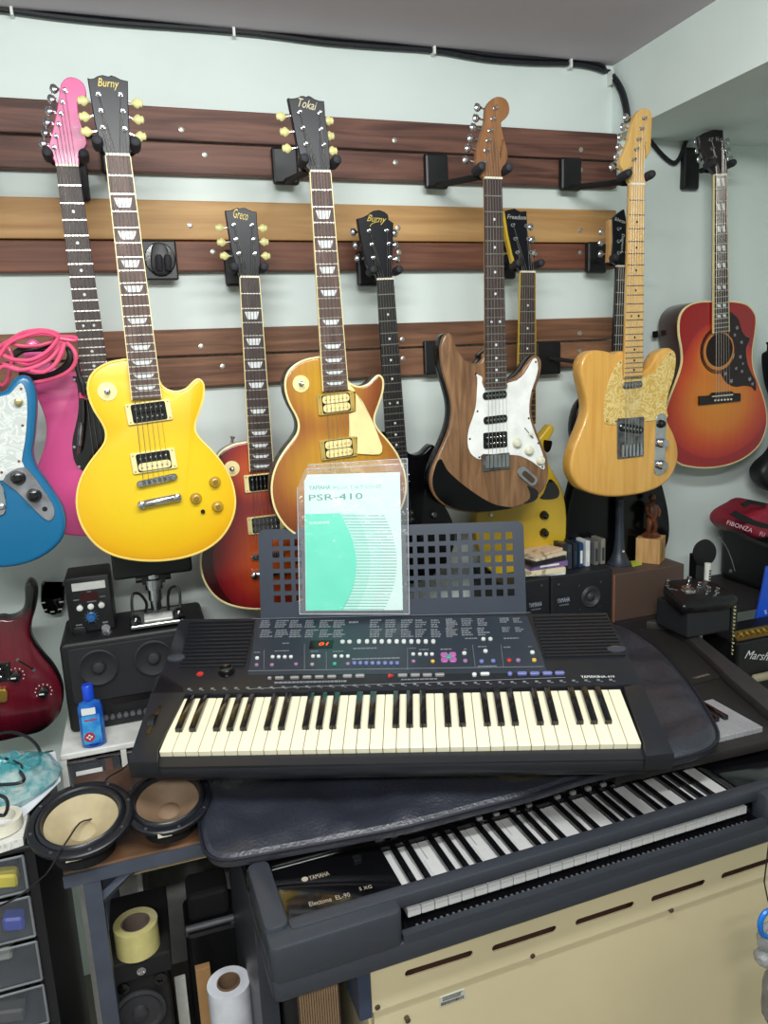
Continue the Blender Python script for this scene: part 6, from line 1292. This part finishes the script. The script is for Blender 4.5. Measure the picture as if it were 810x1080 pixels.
# red bag
ky = crop(600, 500, 3.857); FR = WF(1.80)
rb = thing('bag', 'dark red sports bag with white lettering and black stripes on the black speaker', 'bag', PY(800, 560, 1.85))
MB().prism(Frame((0, 1.83, 0), (1, 0, 0), (0, 0, 1)), smooth([(lambda t: (t[0], max(t[1], ztb+.002)))(WF(1.83).L(*ky(p))) for p in [(628, 180), (650, 150), (700, 122), (735, 105), (800, 120), (900, 140), (1050, 160), (1060, 300), (1000, 345), (860, 310), (760, 275), (680, 240), (634, 215)]], 4), -.07, .10, .02, 4).build('pouch', pr('wine_nylon', (138, 22, 46), .5, bump=.3, scale=60), rb, smooth=True)
F7 = WF(1.73)
for P in ([(700, 122), (735, 104), (800, 118), (800, 135), (740, 122), (715, 135)], [(655, 165), (680, 150), (760, 190), (850, 215), (850, 232), (760, 212), (690, 185)], [(640, 222), (700, 238), (780, 275), (860, 305), (860, 315), (780, 290), (690, 252)]):
    MB().prism(F7, [F7.L(*ky(p)) for p in P], -.004, .0015).build('stripe', BLKM, rb)
a0, b0 = F7.L(*ky((642, 195))); a1, b1 = F7.L(*ky((745, 230))); text('lettering', 'FIBONZA', F7, (a0+a1)/2, (b0+b1)/2, .013, pr('bag_white', (222, 190, 200), .5), rb, math.hypot(a1-a0, b1-b0), .0012, math.atan2(b1-b0, a1-a0))
a0, b0 = F7.L(*ky((775, 240))); text('lettering', 'FU', F7, a0+.01, b0-.004, .013, MATS['bag_white'], rb, .02, .0012, -.3)
# blue folder
FBp = Frame(PY(800, 640, 1.70), (1, -.2, 0), (-.05, .12, 1)); t = MB().prism(FBp, [FBp.L(*p) for p in [(795, 659), (806, 620), (812, 596), (860, 590), (860, 690), (812, 671)]], -.01, 0, .001, 1).build('folder', pr('blue_card', (28, 84, 206), .4)); tag(t, 'bright blue folder leaning above the guitar amplifier at the right edge', 'folder')
text('folder_mark', 'S', FBp, *FBp.L(807, 645), .012, WHT, t, .008, .0004)
# guitar amplifier
ya = 1.55; FA = WF(ya); kz = crop(640, 560, 4.765); xa0 = PY(778, 680, ya).x; zah = PY(790, 676, ya).z; t = thing('amplifier', 'small black guitar amplifier with gold control strip and white script logo at the right edge', 'amplifier', (xa0+.17, ya+.1, H-.95))
bx('cabinet', (xa0, ya, 0.55), (xa0+.36, ya+.14, zah), LTR, t, .008); bx('stand', (xa0+.02, ya+.02, 0), (xa0+.34, ya+.13, .549), BLKM, t)
AF = Frame((xa0, ya, zah), (1, 0, 0), (0, .8, .6)); gp = MB().prism(AF, [(0.0, .004), (.34, .004), (.34, .035), (0, .035)], -.002, .004).build('control_strip', pr('amp_gold', (118, 96, 52), .35, .7), t)
for i in range(9): MB().lathe([(.006, .004), (.006, .012), (.0005, .013)], AF.W(.018+i*.02, .02), AF.n, 10).build('knob', GOLD, gp, smooth=True)
a0, b0 = FA.L(786, 691); text('logo', 'Marshall', FA, a0+.058, b0-.012, .024, WHT, t, .12, .0006, -.25, .35)
bx('front_bar', (xa0+.05, ya-.02, zah-.12), (xa0+.3, ya-.001, zah-.10), pr('beige_bit', (170, 160, 132), .6), t, .008)
# crumpled bag hanging at the right edge
pb = thing('plastic_bag', 'crumpled clear plastic bag with blue tie hanging in front of the cream cabinet', 'bag', PY(812, 1000, .82))
for i, (u, v, rx, rz, m) in enumerate(((812, 990, .022, .03, CLRD), (816, 1050, .020, .06, pr('bag_grey', (120, 122, 124), .3, alpha=.75, bump=.8, scale=40, dist=.01)), (806, 1010, .014, .016, CLRD))):
    c = PY(u, v, .84); mb = MB(); rings = []
    for k in range(9):
        ph = -math.pi/2+math.pi*k/8; rings.append([Vector((c.x+rx*max(.05, math.cos(ph))*math.cos(a)*(1+.5*noise.noise(Vector((a*1.5, k*.7, i)))), c.y+.018*max(.05, math.cos(ph))*math.sin(a)*(1+.5*noise.noise(Vector((a, k, i+4)))), c.z+rz*math.sin(ph))) for a in (2*math.pi*j/14 for j in range(14))])
    mb.rings(rings).build('film', m, pb, smooth=True)
P = [PY(u, v, .82) for u, v in ((818, 960), (808, 962), (802, 972), (803, 984), (810, 988))]; MB().tube(smooth([tuple(p) for p in P], 3, False), .0045, 8).build('tie', pr('tie_blue', (20, 110, 200), .3), pb, smooth=True)
P = [PY(u, v, .84) for u, v in ((815, 960), (810, 950), (806, 930), (812, 880))]; MB().tube([tuple(p) for p in P], .0012, 5).build('string', BLK, pb)
